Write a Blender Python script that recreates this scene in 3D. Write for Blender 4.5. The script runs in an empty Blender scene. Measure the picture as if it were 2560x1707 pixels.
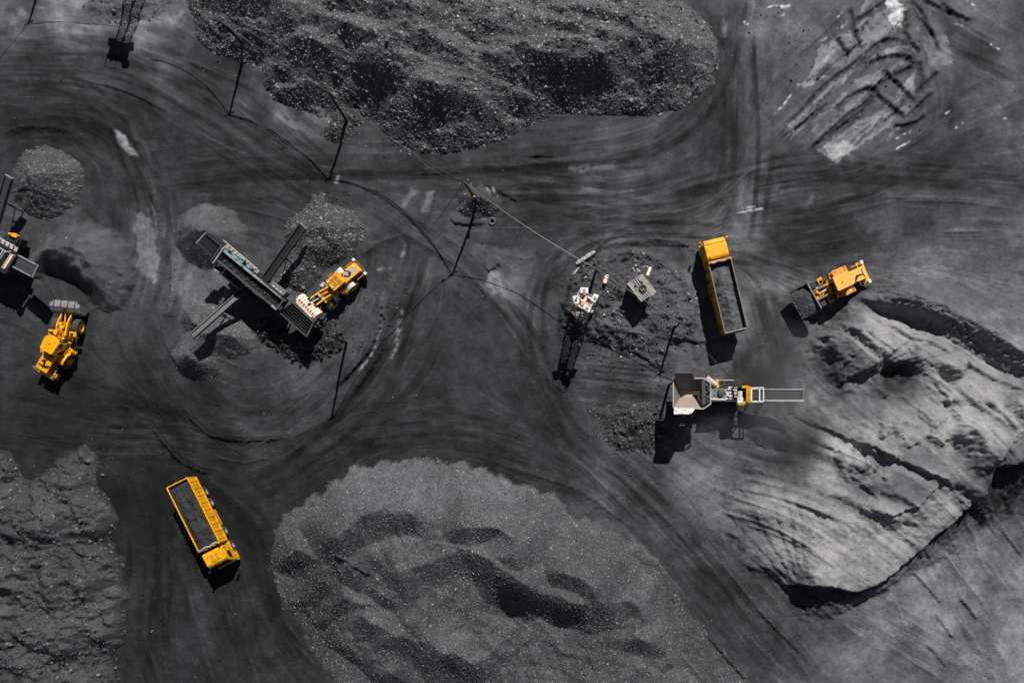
import bpy, bmesh, math, random
import numpy as np
from mathutils import Vector, Matrix
random.seed(7)
scene = bpy.context.scene
COL = scene.collection
# ------------------------------------------------------------------ survey frame
# plan units ("px") are 1/24 m on the ground; NAD is the point straight below the drone
S, HC, NAD = 24.0, 83.0, (1364.0, 1105.0)
K = 2352.0 / 2560.0
SUN_EL, SUN_DIR = 46.0, (0.27, -0.963)          # plan direction towards the sun (x right, y down)

def gp(px, py, z=0.0):                           # traced point at height z -> plan position
    f = 1 - z / HC
    return NAD[0] + (px - NAD[0]) * f, NAD[1] + (py - NAD[1]) * f
def W(px, py, z=0.0, base=0.0):                  # traced point at height z -> world point
    x, y = gp(px, py, z)
    return Vector(((x - NAD[0]) / S, -(y - NAD[1]) / S, z))
def D(*pts):                                     # points read on the 2352 px overview
    return [(x / K, y / K) for x, y in pts]
def Z(ox, oy, sc, *pts):                         # points read on an enlarged detail
    return [(ox + x / sc, oy + y / sc) for x, y in pts]
def lift(pts, z):
    return [gp(x, y, z) for x, y in pts]

# ------------------------------------------------------------------ grid and noise
Q, X0, Y0, NX, NY = 2.4, -252.0, -252.0, 1278, 922
xs = X0 + Q * np.arange(NX); ys = Y0 + Q * np.arange(NY)
GX, GY = np.meshgrid(xs, ys)
GX = GX.astype(np.float32); GY = GY.astype(np.float32)

def perlin(x, y, seed):
    xi = np.floor(x).astype(np.int64); yi = np.floor(y).astype(np.int64)
    xf = (x - xi).astype(np.float32); yf = (y - yi).astype(np.float32)
    u = xf * xf * xf * (xf * (xf * 6 - 15) + 10); v = yf * yf * yf * (yf * (yf * 6 - 15) + 10)
    def g(ix, iy, dx, dy):
        h = (ix * 374761393 + iy * 668265263 + seed * 1442695041) & 0xffffffff
        h = ((h ^ (h >> 13)) * 1274126177) & 0xffffffff
        a = (h ^ (h >> 16)).astype(np.float32) * np.float32(2 * math.pi / 4294967296.0)
        return np.cos(a) * dx + np.sin(a) * dy
    a = g(xi, yi, xf, yf); b = g(xi + 1, yi, xf - 1, yf)
    c = g(xi, yi + 1, xf, yf - 1); d = g(xi + 1, yi + 1, xf - 1, yf - 1)
    return (a + u * (b - a)) * (1 - v) + (c + u * (d - c)) * v
def fbm(x, y, scale, octv, seed, gain=.5):
    t = 0; amp = 1.0; f = 1.0 / scale
    for o in range(octv):
        t = t + amp * perlin(x * f, y * f, seed + o * 17); amp *= gain; f *= 2.03
    return t * 1.4
def sstep(a, b, x):
    t = np.clip((x - a) / (b - a), 0, 1); return t * t * (3 - 2 * t)
def s2l(v):
    v = np.asarray(v, dtype=np.float64) / 255.0
    return np.where(v < .04045, v / 12.92, ((v + .055) / 1.055) ** 2.4)

def win(pts, pad):
    p = np.array(pts, float)
    i0 = max(0, int((p[:, 0].min() - pad - X0) / Q)); i1 = min(NX, int((p[:, 0].max() + pad - X0) / Q) + 2)
    j0 = max(0, int((p[:, 1].min() - pad - Y0) / Q)); j1 = min(NY, int((p[:, 1].max() + pad - Y0) / Q) + 2)
    return (slice(j0, max(j1, j0)), slice(i0, max(i1, i0)))
def spline(pts, n=6):                            # Catmull-Rom through the points
    p = np.array(pts, float)
    if len(p) < 3: return p
    q = np.vstack([2 * p[0] - p[1], p, 2 * p[-1] - p[-2]])
    out = []
    for i in range(1, len(q) - 2):
        for k in range(n):
            t = k / n
            out.append(.5 * ((2 * q[i]) + (-q[i-1] + q[i+1]) * t + (2*q[i-1] - 5*q[i] + 4*q[i+1] - q[i+2]) * t*t
                             + (-q[i-1] + 3*q[i] - 3*q[i+1] + q[i+2]) * t**3))
    out.append(q[-2]); return np.array(out)
def polyd(pts, X, Y):                            # distance to polyline, length along it, side (+ right of travel)
    best = np.full(X.shape, 1e9, np.float32); al = np.zeros_like(best); sd = np.ones_like(best)
    s0 = 0.0
    for (ax, ay), (bx, by) in zip(pts[:-1], pts[1:]):
        dx, dy = bx - ax, by - ay; L2 = dx * dx + dy * dy
        if L2 < 1e-9: continue
        L = math.sqrt(L2)
        t = np.clip(((X - ax) * dx + (Y - ay) * dy) / L2, 0, 1)
        d = np.hypot(X - ax - t * dx, Y - ay - t * dy)
        m = d < best
        best = np.where(m, d, best); al = np.where(m, s0 + t * L, al)
        sd = np.where(m, np.sign(dx * (Y - ay) - dy * (X - ax)), sd); s0 += L
    return best, al, sd, s0
def polysd(pts, X, Y):                           # signed distance to a closed outline, + inside
    p = list(map(tuple, pts)); best = np.full(X.shape, 1e9, np.float32); ins = np.zeros(X.shape, bool)
    for (ax, ay), (bx, by) in zip(p, p[1:] + p[:1]):
        dx, dy = bx - ax, by - ay; L2 = dx * dx + dy * dy + 1e-9
        t = np.clip(((X - ax) * dx + (Y - ay) * dy) / L2, 0, 1)
        best = np.minimum(best, np.hypot(X - ax - t * dx, Y - ay - t * dy))
        if ay != by:
            c = ((ay > Y) != (by > Y)) & (X < (bx - ax) * (Y - ay) / (by - ay) + ax); ins ^= c
    return np.where(ins, best, -best)

def scarp(Hm, pts, ref, A, w, L, jag=0.0, stage=None, seed=1, ends=.18, smooth=True, zl=0.0):
    """a crest: falls off gently (length L) on the ref side and steeply (width w) on the other"""
    pts = lift(pts, zl) if zl else list(pts)
    c = spline(pts, 5) if smooth else np.array(pts, float)
    sl = win(c, max(3.2 * L, w) + 10); X, Y = GX[sl], GY[sl]
    if X.size == 0: return
    if jag:
        X = X + jag * perlin(X / (jag * 2.6), Y / (jag * 2.6), seed) * 1.6; Y = Y + jag * perlin(X / (jag * 2.6), Y / (jag * 2.6), seed + 5) * 1.6
    d, s, sd, T = polyd(c, X, Y)
    r = np.array([[ref[0]]], np.float32), np.array([[ref[1]]], np.float32)
    u = d * sd * polyd(c, *r)[2][0, 0]
    e = max(T * ends, 1.0)
    tap = sstep(0, e, s) * sstep(0, e, T - s)
    far = np.where((s <= 1e-3) | (s >= T - 1e-3), np.exp(-(d / (w + 6)) ** 2), 1.0)
    if stage:                                    # vertical lip, then loose slope
        w1, k = stage
        low = np.where(u > -w1, 1 + (1 - k) * u / w1, np.clip(k * (1 + (u + w1) / max(w - w1, 1)), 0, 1))
    else:
        low = np.clip(1 + u / w, 0, 1); low = low * low * (3 - 2 * low) * .5 + low * .5
    Hm[sl] += (A * tap * far * np.where(u >= 0, np.exp(-u / L), low)).astype(Hm.dtype)
def line_add(Hm, pts, A, w, seed=0, ends=.12, wob=0.0):
    c = spline(pts, 5); sl = win(c, 3 * w + 6); X, Y = GX[sl], GY[sl]
    if X.size == 0: return
    if wob: X = X + wob * perlin(X / 18, Y / 18, seed + 3) * 2; Y = Y + wob * perlin(X / 18, Y / 18, seed + 9) * 2
    d, s, sd, T = polyd(c, X, Y); e = T * ends + 1
    Hm[sl] += (A * np.exp(-(d / w) ** 2) * sstep(-e*.3, e, s) * sstep(-e*.3, e, T - s)).astype(Hm.dtype)

# ------------------------------------------------------------------ mesh writing
def mk_mesh(name, V, T=None, Qd=None, col=None, gloss=None, smoothq=True, smooth_t=False):
    me = bpy.data.meshes.new(name)
    nt = 0 if T is None else len(T); nq = 0 if Qd is None else len(Qd)
    me.vertices.add(len(V)); me.vertices.foreach_set('co', np.asarray(V, np.float32).ravel())
    idx = np.concatenate(([np.asarray(Qd).ravel()] if nq else []) + ([np.asarray(T).ravel()] if nt else []))
    me.loops.add(len(idx)); me.loops.foreach_set('vertex_index', idx.astype(np.int32))
    me.polygons.add(nq + nt)
    me.polygons.foreach_set('loop_start', np.concatenate([np.arange(nq) * 4, nq * 4 + np.arange(nt) * 3]).astype(np.int32))
    me.polygons.foreach_set('use_smooth', np.concatenate([np.full(nq, smoothq), np.full(nt, smooth_t)]).astype(bool))
    if col is not None:
        a = me.attributes.new('tone', 'FLOAT_COLOR', 'POINT')
        c = np.ones((len(V), 4), np.float32); c[:, :3] = col; a.data.foreach_set('color', c.ravel())
    if gloss is not None:
        a = me.attributes.new('gloss', 'FLOAT', 'POINT'); a.data.foreach_set('value', np.asarray(gloss, np.float32))
    me.update(calc_edges=True); return me
def tag(o, label=None, cat=None, group=None, kind=None):
    if label: o['label'] = label
    if cat: o['category'] = cat
    if group: o['group'] = group
    if kind: o['kind'] = kind
    return o
def link(name, me, m=None, parent=None, loc=None):
    o = bpy.data.objects.new(name, me); COL.objects.link(o)
    if m is not None: me.materials.append(m)
    if parent: o.parent = parent
    if loc is not None: o.location = loc
    return o

# ------------------------------------------------------------------ materials
def new_mat(name):
    m = bpy.data.materials.new(name); m.use_nodes = True
    nt = m.node_tree; b = nt.nodes['Principled BSDF']; return m, nt, b
def coal_mat(name, grain=9.0, bump=.5, rough=(.95, .4), var=.5, dist=.05, spec=.5):
    m, nt, b = new_mat(name); N = nt.nodes; L = nt.links
    at = N.new('ShaderNodeAttribute'); at.attribute_name = 'tone'
    gl = N.new('ShaderNodeAttribute'); gl.attribute_name = 'gloss'
    tc = N.new('ShaderNodeTexCoord')
    n1 = N.new('ShaderNodeTexNoise'); n1.inputs['Scale'].default_value = grain; n1.inputs['Detail'].default_value = 6; n1.inputs['Roughness'].default_value = .75
    n2 = N.new('ShaderNodeTexNoise'); n2.inputs['Scale'].default_value = .9; n2.inputs['Detail'].default_value = 5
    L.new(tc.outputs['Object'], n1.inputs['Vector']); L.new(tc.outputs['Object'], n2.inputs['Vector'])
    r1 = N.new('ShaderNodeMapRange'); r1.inputs[1].default_value = .3; r1.inputs[2].default_value = .7; r1.inputs[3].default_value = 1 - var; r1.inputs[4].default_value = 1 + var
    r2 = N.new('ShaderNodeMapRange'); r2.inputs[1].default_value = .3; r2.inputs[2].default_value = .7; r2.inputs[3].default_value = .8; r2.inputs[4].default_value = 1.2
    L.new(n1.outputs['Fac'], r1.inputs[0]); L.new(n2.outputs['Fac'], r2.inputs[0])
    mu = N.new('ShaderNodeMath'); mu.operation = 'MULTIPLY'; L.new(r1.outputs[0], mu.inputs[0]); L.new(r2.outputs[0], mu.inputs[1])
    vm = N.new('ShaderNodeVectorMath'); vm.operation = 'SCALE'
    L.new(at.outputs['Color'], vm.inputs[0]); L.new(mu.outputs[0], vm.inputs['Scale'])
    L.new(vm.outputs[0], b.inputs['Base Color'])
    rr = N.new('ShaderNodeMapRange'); rr.inputs[3].default_value = rough[0]; rr.inputs[4].default_value = rough[1]
    L.new(gl.outputs['Fac'], rr.inputs[0]); L.new(rr.outputs[0], b.inputs['Roughness'])
    sp = N.new('ShaderNodeMapRange'); sp.inputs[3].default_value = .12; sp.inputs[4].default_value = spec
    L.new(gl.outputs['Fac'], sp.inputs[0]); L.new(sp.outputs[0], b.inputs['Specular IOR Level'])
    bp = N.new('ShaderNodeBump'); bp.inputs['Strength'].default_value = bump; bp.inputs['Distance'].default_value = dist
    L.new(n1.outputs['Fac'], bp.inputs['Height']); L.new(bp.outputs[0], b.inputs['Normal'])
    return m
MAT = {}
def solid(name, col, rough=.6, metal=0.0, dirt=.25, dirtcol=(.02, .02, .02), scale=2.5, spec=.5, streak=False):
    """painted or bare surface with patchy coal dust, scuffs and a faint bump"""
    if name in MAT: return MAT[name]
    m, nt, b = new_mat(name); N = nt.nodes; L = nt.links
    tc = N.new('ShaderNodeTexCoord')
    n = N.new('ShaderNodeTexNoise'); n.inputs['Scale'].default_value = scale; n.inputs['Detail'].default_value = 8; n.inputs['Roughness'].default_value = .7
    if streak:
        mp = N.new('ShaderNodeMapping'); mp.inputs['Scale'].default_value = (1, .25, 1); L.new(tc.outputs['Object'], mp.inputs[0]); L.new(mp.outputs[0], n.inputs['Vector'])
    else: L.new(tc.outputs['Object'], n.inputs['Vector'])
    r = N.new('ShaderNodeMapRange'); r.inputs[1].default_value = .48; r.inputs[2].default_value = .75; r.inputs[3].default_value = 0; r.inputs[4].default_value = dirt * 2
    L.new(n.outputs['Fac'], r.inputs[0])
    mx = N.new('ShaderNodeMix'); mx.data_type = 'RGBA'; mx.inputs['A'].default_value = (*col, 1); mx.inputs['B'].default_value = (*dirtcol, 1)
    L.new(r.outputs[0], mx.inputs['Factor']); L.new(mx.outputs['Result'], b.inputs['Base Color'])
    b.inputs['Roughness'].default_value = rough; b.inputs['Metallic'].default_value = metal; b.inputs['Specular IOR Level'].default_value = spec
    bp = N.new('ShaderNodeBump'); bp.inputs['Strength'].default_value = .15; bp.inputs['Distance'].default_value = .02
    L.new(n.outputs['Fac'], bp.inputs['Height']); L.new(bp.outputs[0], b.inputs['Normal'])
    MAT[name] = m; return m
# ------------------------------------------------------------------ rocks
def rock_templates(n, pts, seed, flat=(1, .8, .65)):
    rng = np.random.default_rng(seed); out = []
    for k in range(n):
        bm = bmesh.new()
        p = rng.normal(size=(pts, 3)); p /= np.linalg.norm(p, axis=1)[:, None]; p *= rng.uniform(.75, 1.05, (pts, 1)); p *= np.array(flat)
        for q in p: bm.verts.new(q)
        bmesh.ops.convex_hull(bm, input=bm.verts[:])
        for v in [v for v in bm.verts if not v.link_faces]: bm.verts.remove(v)
        bmesh.ops.triangulate(bm, faces=bm.faces[:])
        bm.verts.ensure_lookup_table(); bm.verts.index_update()
        out.append((np.array([v.co[:] for v in bm.verts]), np.array([[v.index for v in f.verts] for f in bm.faces])))
        bm.free()
    return out
ROCK_S = rock_templates(6, 7, 1); ROCK_M = rock_templates(8, 12, 2); ROCK_L = rock_templates(8, 22, 3)
def rots(n, rng):
    q = rng.normal(size=(n, 4)); q /= np.linalg.norm(q, axis=1)[:, None]; w, x, y, z = q.T
    return np.stack([1-2*(y*y+z*z), 2*(x*y-z*w), 2*(x*z+y*w), 2*(x*y+z*w), 1-2*(x*x+z*z), 2*(y*z-x*w), 2*(x*z-y*w), 2*(y*z+x*w), 1-2*(x*x+y*y)], 1).reshape(n, 3, 3)
def rocks(pos, size, tone, temps, rng, nrm=None, flat=1.0):
    """many stones as one vertex/face soup: pos (n,3) centres, size (n) half-lengths, tone (n) albedo"""
    Vs, Ts, Cs, off = [], [], [], 0
    R = rots(len(pos), rng); pick = rng.integers(0, len(temps), len(pos))
    for k, (v, f) in enumerate(temps):
        i = np.where(pick == k)[0]
        if len(i) == 0: continue
        vv = np.einsum('nij,vj->nvi', R[i], v) * size[i][:, None, None]
        if nrm is not None: vv = vv - (1 - flat) * np.einsum('nvi,ni->nv', vv, nrm[i])[:, :, None] * nrm[i][:, None, :]     # slabs settle flat on the slope
        vv = vv + pos[i][:, None, :]
        Vs.append(vv.reshape(-1, 3)); Ts.append((f[None] + (np.arange(len(i)) * len(v))[:, None, None]).reshape(-1, 3) + off)
        Cs.append(np.repeat(tone[i], len(v))); off += len(i) * len(v)
    return np.concatenate(Vs), np.concatenate(Ts), np.concatenate(Cs)
# ================================================================== GROUND
def coarse(step=8):
    cx = xs[::step]; cy = ys[::step]; return np.meshgrid(cx, cy)
def upsample(c, step=8):
    fy = np.minimum(np.arange(NY) / step, c.shape[0] - 1.001); fx = np.minimum(np.arange(NX) / step, c.shape[1] - 1.001)
    y0 = fy.astype(int); x0 = fx.astype(int); ty = (fy - y0)[:, None]; tx = (fx - x0)[None]
    a = c[y0][:, x0]; b = c[y0][:, x0 + 1]; e = c[y0 + 1][:, x0]; f = c[y0 + 1][:, x0 + 1]
    return ((a * (1 - tx) + b * tx) * (1 - ty) + (e * (1 - tx) + f * tx) * ty).astype(np.float32)

# --- driving directions traced from the wheel marks
FLOW = [D((0,250),(150,240),(280,290),(345,400),(370,520),(355,640),(300,780)), D((0,140),(250,150),(420,230),(560,330),(700,420),(840,470)),
 D((300,110),(500,200),(620,300),(740,400)), D((330,420),(600,385),(900,385),(1250,365),(1500,330),(1640,200),(1690,40)),
 D((850,480),(1000,560),(1100,640),(1200,760),(1260,900),(1330,1000),(1450,1100),(1600,1250),(1750,1430),(1850,1568)),
 D((930,560),(880,720),(850,820),(760,930),(600,1000),(450,960),(330,830)), D((1640,560),(1500,545),(1380,560),(1285,650),(1265,760),(1290,900)),
 D((640,1090),(750,1030),(950,1000),(1150,1020),(1300,1090)), D((300,780),(390,1000),(430,1090),(560,1210),(600,1330),(640,1450),(740,1568)),
 D((560,1130),(700,1050),(860,900),(960,700),(1000,560)), D((1660,0),(1680,300),(1660,500),(1640,560)), D((1500,500),(1640,450),(1900,405),(2100,420),(2352,440)),
 D((2352,230),(2150,320),(2000,420),(1800,480)), D((1950,690),(2150,760),(2352,910)), D((1920,740),(2100,880),(2250,1040)), D((1690,1080),(1850,1130),(1980,1200),(2050,1260)),
 D((1680,1200),(1800,1230),(1950,1330)), D((1900,1350),(2100,1470),(2352,1600)), D((2150,1330),(2230,1480),(2300,1600)), D((2250,1250),(2352,1400)),
 D((1310,850),(1420,865),(1540,880)), D((1310,910),(1540,935)), D((0,970),(200,1000),(330,1000),(560,1020)), D((0,330),(40,310),(120,300),(220,330),(290,420),(320,560)),
 D((1780,300),(1900,180),(2060,40)), D((1850,360),(2000,250),(2140,100)), D((2150,60),(2250,130),(2352,170)), D((2050,40),(2120,180),(2130,300)), D((150,900),(330,960),(480,1010)),
 D((1700,620),(1750,760),(1760,880)), D((1720,560),(1850,560),(1960,540)), D((1600,560),(1760,600),(1850,640)), D((280,1100),(320,1250),(300,1450),(330,1568)), D((430,1000),(420,1120),(500,1350),(560,1568)),
 D((60,60),(150,60),(300,90)), D((1350,1050),(1520,1250),(1680,1450)), D((1100,400),(1300,440),(1500,470)), D((1000,500),(1250,480),(1450,470),(1600,440))]
cX, cY = coarse(); c2 = np.zeros(cX.shape); s2_ = np.zeros(cX.shape); wsum = np.zeros(cX.shape)
for st in FLOW:
    p = spline(st, 3)
    for (ax, ay), (bx, by) in zip(p[:-1], p[1:]):
        L = math.hypot(bx - ax, by - ay)
        if L < 1: continue
        th = math.atan2(by - ay, bx - ax); w = L / (((cX - (ax + bx) / 2) ** 2 + (cY - (ay + by) / 2) ** 2) / 3000 + 1) ** 2
        c2 += w * math.cos(2 * th); s2_ += w * math.sin(2 * th)
ANG = .5 * np.arctan2(upsample(s2_), upsample(c2)) + .12 * fbm(GX, GY, 160, 2, 5)
DXF = np.cos(ANG).astype(np.float32); DYF = np.sin(ANG).astype(np.float32)
def lic(noise, n, step=1.0):
    jj, ii = np.mgrid[0:NY, 0:NX].astype(np.float32); acc = noise.copy(); cnt = 1.0
    for sgn in (1, -1):
        y, x = jj.copy(), ii.copy(); px_, py_ = DXF * sgn, DYF * sgn
        for k in range(n):
            x += px_ * step; y += py_ * step
            xi = np.clip(x + .5, 0, NX - 1).astype(np.int32); yi = np.clip(y + .5, 0, NY - 1).astype(np.int32)
            dx, dy = DXF[yi, xi], DYF[yi, xi]; f = np.where(dx * px_ + dy * py_ < 0, -1, 1).astype(np.float32)
            px_, py_ = dx * f, dy * f
            w = .5 * (1 + math.cos(math.pi * k / n)); acc += noise[yi, xi] * w; cnt += w
    acc = acc / math.sqrt(cnt); return acc / acc.std()
rng0 = np.random.default_rng(11)
wn = rng0.normal(size=(NY, NX)).astype(np.float32)
streak = lic(wn, 34)                                                        # thin wheel scratches
streak_w = lic((np.roll(wn, 77, 0) + fbm(GX, GY, 11, 1, 41) * 3).astype(np.float32), 46)   # broader lanes
lane = lic(fbm(GX, GY, 34, 2, 77).astype(np.float32), 50, 1.6); lane /= lane.std()
patch = fbm(GX, GY, 210, 4, 21); patch2 = fbm(GX, GY, 60, 4, 29); fine = fbm(GX, GY, 9, 3, 31)

wear = (1 - .65 * sstep(1900, 2200, GX) * sstep(1350, 1500, GY)) * np.clip(.42 + .7 * fbm(GX, GY, 260, 3, 401) + .35 * fbm(GX, GY, 70, 3, 402), .08, 1.25)     # how fresh the wheel marks are
G = (.16 * fbm(GX, GY, 330, 3, 3) + .05 * patch2 + .012 * fine).astype(np.float32)
smooth_zone = np.clip(.45 + .6 * patch, .12, 1.0)
G += (.008 * streak + .008 * streak_w + .010 * lane) * smooth_zone * wear + .02 * fbm(GX, GY, 22, 4, 33, .65) + .012 * np.maximum(fbm(GX, GY, 7, 2, 37), 0)

# --- ground albedo, sampled by eye along the yard (position on overview, display grey)
TN = np.array([(60,40,85),(150,30,105),(350,70,95),(400,120,76),(100,130,58),(250,180,56),(450,180,64),(60,200,50),(500,280,56),(300,230,48),(600,300,58),(560,250,70),(660,270,80),(700,400,52),(180,270,52),
 (60,300,50),(260,420,58),(330,500,66),(250,500,58),(420,450,55),(500,420,50),(620,430,52),(60,520,62),(140,500,66),(640,620,75),(430,680,84),(450,640,80),(380,700,64),(300,850,50),(100,950,40),(40,800,52),
 (60,720,58),(200,960,42),(300,1000,48),(420,950,48),(600,950,58),(700,880,66),(700,1000,52),(850,700,72),(880,550,62),(950,600,64),(1000,700,60),(1100,600,66),(1150,650,80),(950,850,48),(1100,800,58),(1100,720,52),
 (1200,500,60),(1250,380,58),(900,400,62),(1400,400,74),(1500,350,66),(1550,500,62),(1680,480,74),(1680,300,58),(1690,120,66),(1750,60,84),(1850,200,76),(1800,300,68),(1950,450,64),(2200,400,62),(2300,200,78),
 (2250,300,70),(2250,80,80),(2100,500,66),(1900,520,54),(1830,540,58),(2250,600,78),(2330,680,84),(1740,600,80),(1720,750,88),(1770,680,84),(1560,680,86),(1450,680,78),(1500,620,78),(1400,740,76),(1330,700,66),(1420,860,62),
 (1640,820,86),(1600,780,74),(1380,950,62),(1250,900,52),(1250,1000,50),(1000,950,50),(1100,1010,52),(900,1030,54),(800,1020,50),(650,1100,46),(560,1200,42),(500,1050,44),(350,1150,36),(330,1250,44),(330,1400,48),
 (500,1450,44),(600,1400,46),(620,1520,50),(1300,1050,56),(1400,1070,70),(1500,1130,64),(1600,1080,88),(1660,1160,90),(1600,1250,66),(1700,1400,60),(1750,1500,60),(1850,1560,66),(1650,1350,54),(2000,1500,78),
 (2200,1400,86),(2300,1300,84),(2150,1300,84),(2300,1500,88),(2100,1540,76),(1900,760,96),(1800,820,90),(1800,900,84),(1760,960,80),(1680,1010,84),(2040,600,76),(2130,640,86),(1500,800,72),(1420,780,76)], float)
TN[:, :2] /= K
acc = np.zeros(cX.shape); den = np.zeros(cX.shape)
for x, y, v in TN:
    w = 1 / (((cX - x) ** 2 + (cY - y) ** 2) / 2500 + .25) ** 1.8; acc += w * v; den += w
GREY = upsample(acc / den); GREY = 62 * (GREY / 62) ** 1.34 * (1 + .20 * sstep(1750, 2250, GX) * sstep(1250, 1500, GY))
cloud = fbm(GX, GY, 120, 5, 403, .6)
mod = 1 + .10 * patch + .12 * patch2 + .16 * cloud + wear * (.03 * streak + .02 * streak_w + .018 * lane) + .09 * fine
GREY = GREY * np.clip(mod, .5, 1.7)
sc1 = lic(fbm(GX, GY, 15, 3, 421, .6).astype(np.float32), 22, 1.2); sc2 = lic(fbm(GX, GY, 24, 4, 431, .65).astype(np.float32), 14, 1.5)
m = sstep(1.0, 2.2, sc1 + .9 * fbm(GX, GY, 190, 3, 441)) * np.clip(.7 + .6 * fbm(GX, GY, 8, 3, 443), 0, 1); m = m * (1 - .7 * sstep(1900, 2150, GX) * sstep(1300, 1450, GY)); GREY = GREY * (1 - .20 * m * (1 - .8 * sstep(1800, 2100, GX) * sstep(1300, 1450, GY))) + (GREY * 1.25 + 20) * .28 * m    # pale scuffs where the crust is rubbed off
m = sstep(1.1, 2.6, -sc2 + .9 * fbm(GX, GY, 240, 3, 451)); GREY = GREY * (1 - .20 * m * (1 - .8 * sstep(1800, 2100, GX) * sstep(1300, 1450, GY)))                                                                   # darker trails of spilt coal dust
def band(pts, w, f, seed=0):                                      # broad lane swept or darkened by passing wheels
    c = spline(pts, 6); sl = win(c, 2.2 * w + 4); X, Y = GX[sl], GY[sl]
    if X.size == 0: return
    d, s, sd, T = polyd(c, X, Y); d = d + .25 * w * fbm(X, Y, 30, 2, 1500 + seed)
    m = sstep(1.25 * w, .75 * w, d) * sstep(0, T * .2 + 1, s) * sstep(0, T * .2 + 1, T - s) * np.clip(.6 + .8 * fbm(X, Y, 90, 3, 1600 + seed), 0, 1.2); GREY[sl] *= 1 - f * m
rl = random.Random(23)
for k, st in enumerate(FLOW):
    for j in range(5):
        ox, oy = rl.uniform(-75, 75), rl.uniform(-60, 60); w_ = rl.choice((5, 7, 9, 14, 22, 34)); f_ = rl.choice((.10, .18, .26, .30, -.10, -.16)) * (1 if w_ < 20 else .7) * (.3 if st[-1][0] > 2250 and st[-1][1] > 1300 else 1)
        q = [(x + ox + rl.uniform(-8, 8), y + oy + rl.uniform(-8, 8)) for x, y in st]; band(q, w_, f_, k * 5 + j)
        if w_ < 12 and rl.random() < .7: band([(x + 42 * rl.choice((.8, 1)), y - 30) for x, y in q], w_, f_, k * 5 + j)
def paint(pts, v, feather=5, amt=1.0, rag=5, seed=0, zl=0):      # a stain or dust patch with a ragged outline
    global GREY
    pts = lift(pts, zl) if zl else pts
    sl = win(pts, feather + 4 * rag + 4); X, Y = GX[sl], GY[sl]
    sd = polysd(pts, X, Y) + rag * 1.5 * fbm(X, Y, max(rag * 3.2, 3), 3, 300 + seed)
    m = sstep(-feather, feather, sd) * amt * np.clip(.85 + .35 * fbm(X, Y, 24, 3, 800 + seed), .2, 1.1)
    GREY[sl] = GREY[sl] * (1 - m) + v * (1 + .10 * fbm(X, Y, 7, 3, 900 + seed)) * m
def stroke(pts, v, w, amt=1.0, seed=0, brk=0.0, ends=.15):        # a dust or mud streak along a line
    c = spline(pts, 5); sl = win(c, 3 * w + 4); X, Y = GX[sl], GY[sl]
    if X.size == 0: return
    d, s, sd, T = polyd(c, X, Y); d = np.abs(d + .5 * w * fbm(X, Y, 3.5 * w, 2, 500 + seed))
    m = np.exp(-(d / w) ** 2) * sstep(0, T * ends + 1, s) * sstep(0, T * ends + 1, T - s) * amt
    if brk: m = m * sstep(brk - .4, brk + .3, .5 + fbm(X, Y, 16, 3, 600 + seed))
    GREY[sl] = GREY[sl] * (1 - m) + v * m

# --- pale scraped clearing in the top right, cut by crawler tracks
z4 = lambda *p: Z(1800, 0, 3.095, *p)
PALE = [(((905,285),(1010,245),(1080,390),(1000,470)),138),(((1035,190),(1280,80),(1390,220),(1300,290),(1090,360)),132),(((770,360),(890,315),(985,470),(900,540),(830,500),(700,620),(740,470)),128),
 (((1290,0),(1370,0),(1440,80),(1400,200),(1340,230),(1280,110)),196),(((700,940),(860,830),(990,700),(960,770),(760,930)),134),(((760,1170),(820,1110),(1240,825),(1350,910),(1330,960),(1050,1160),(900,1255)),136),
 (((800,1140),(960,1090),(1060,1130),(960,1210),(860,1240)),168),(((1070,510),(1300,370),(1480,360),(1300,440),(1110,510)),135),(((1250,540),(1400,490),(1420,510),(1350,590)),140),(((1395,690),(1510,540),(1510,600),(1475,740)),150),
 (((520,970),(830,650),(1020,560),(700,830),(640,950)),122),(((690,1110),(1000,800),(1160,690),(1060,830),(800,1050)),118),(((1560,290),(1750,280),(1800,500),(1620,520)),132),(((1310,760),(1400,740),(1380,830)),140),(((1390,840),(1470,815),(1440,915)),150),
 (((1020,620),(1230,560),(1250,640),(1080,690)),120),(((600,660),(800,590),(830,600),(640,690)),165),(((650,640),(740,500),(860,420),(740,560)),150),((( 520,960),(640,920),(650,1000),(560,1010)),128),(((1130,0),(1290,0),(1180,90),(1060,130)),112),(((1330,930),(1420,960),(1300,1090)),125)]
paint(z4((480,1000),(700,560),(880,300),(1050,120),(1300,-60),(1560,-60),(1720,240),(1800,520),(1650,800),(1420,1080),(1000,1250),(700,1200)), 98, 26, .8, 16, 99)
for i, (p, v) in enumerate(PALE): paint(z4(*p), v * (.95 + .06 * (i % 4)), 1.6, .95, 4, i)
rz = random.Random(17); ZP = z4((470,1000),(680,560),(960,150),(1200,-60),(1560,-60),(1640,200),(1540,520),(1420,900),(1000,1180),(760,1180))
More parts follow.
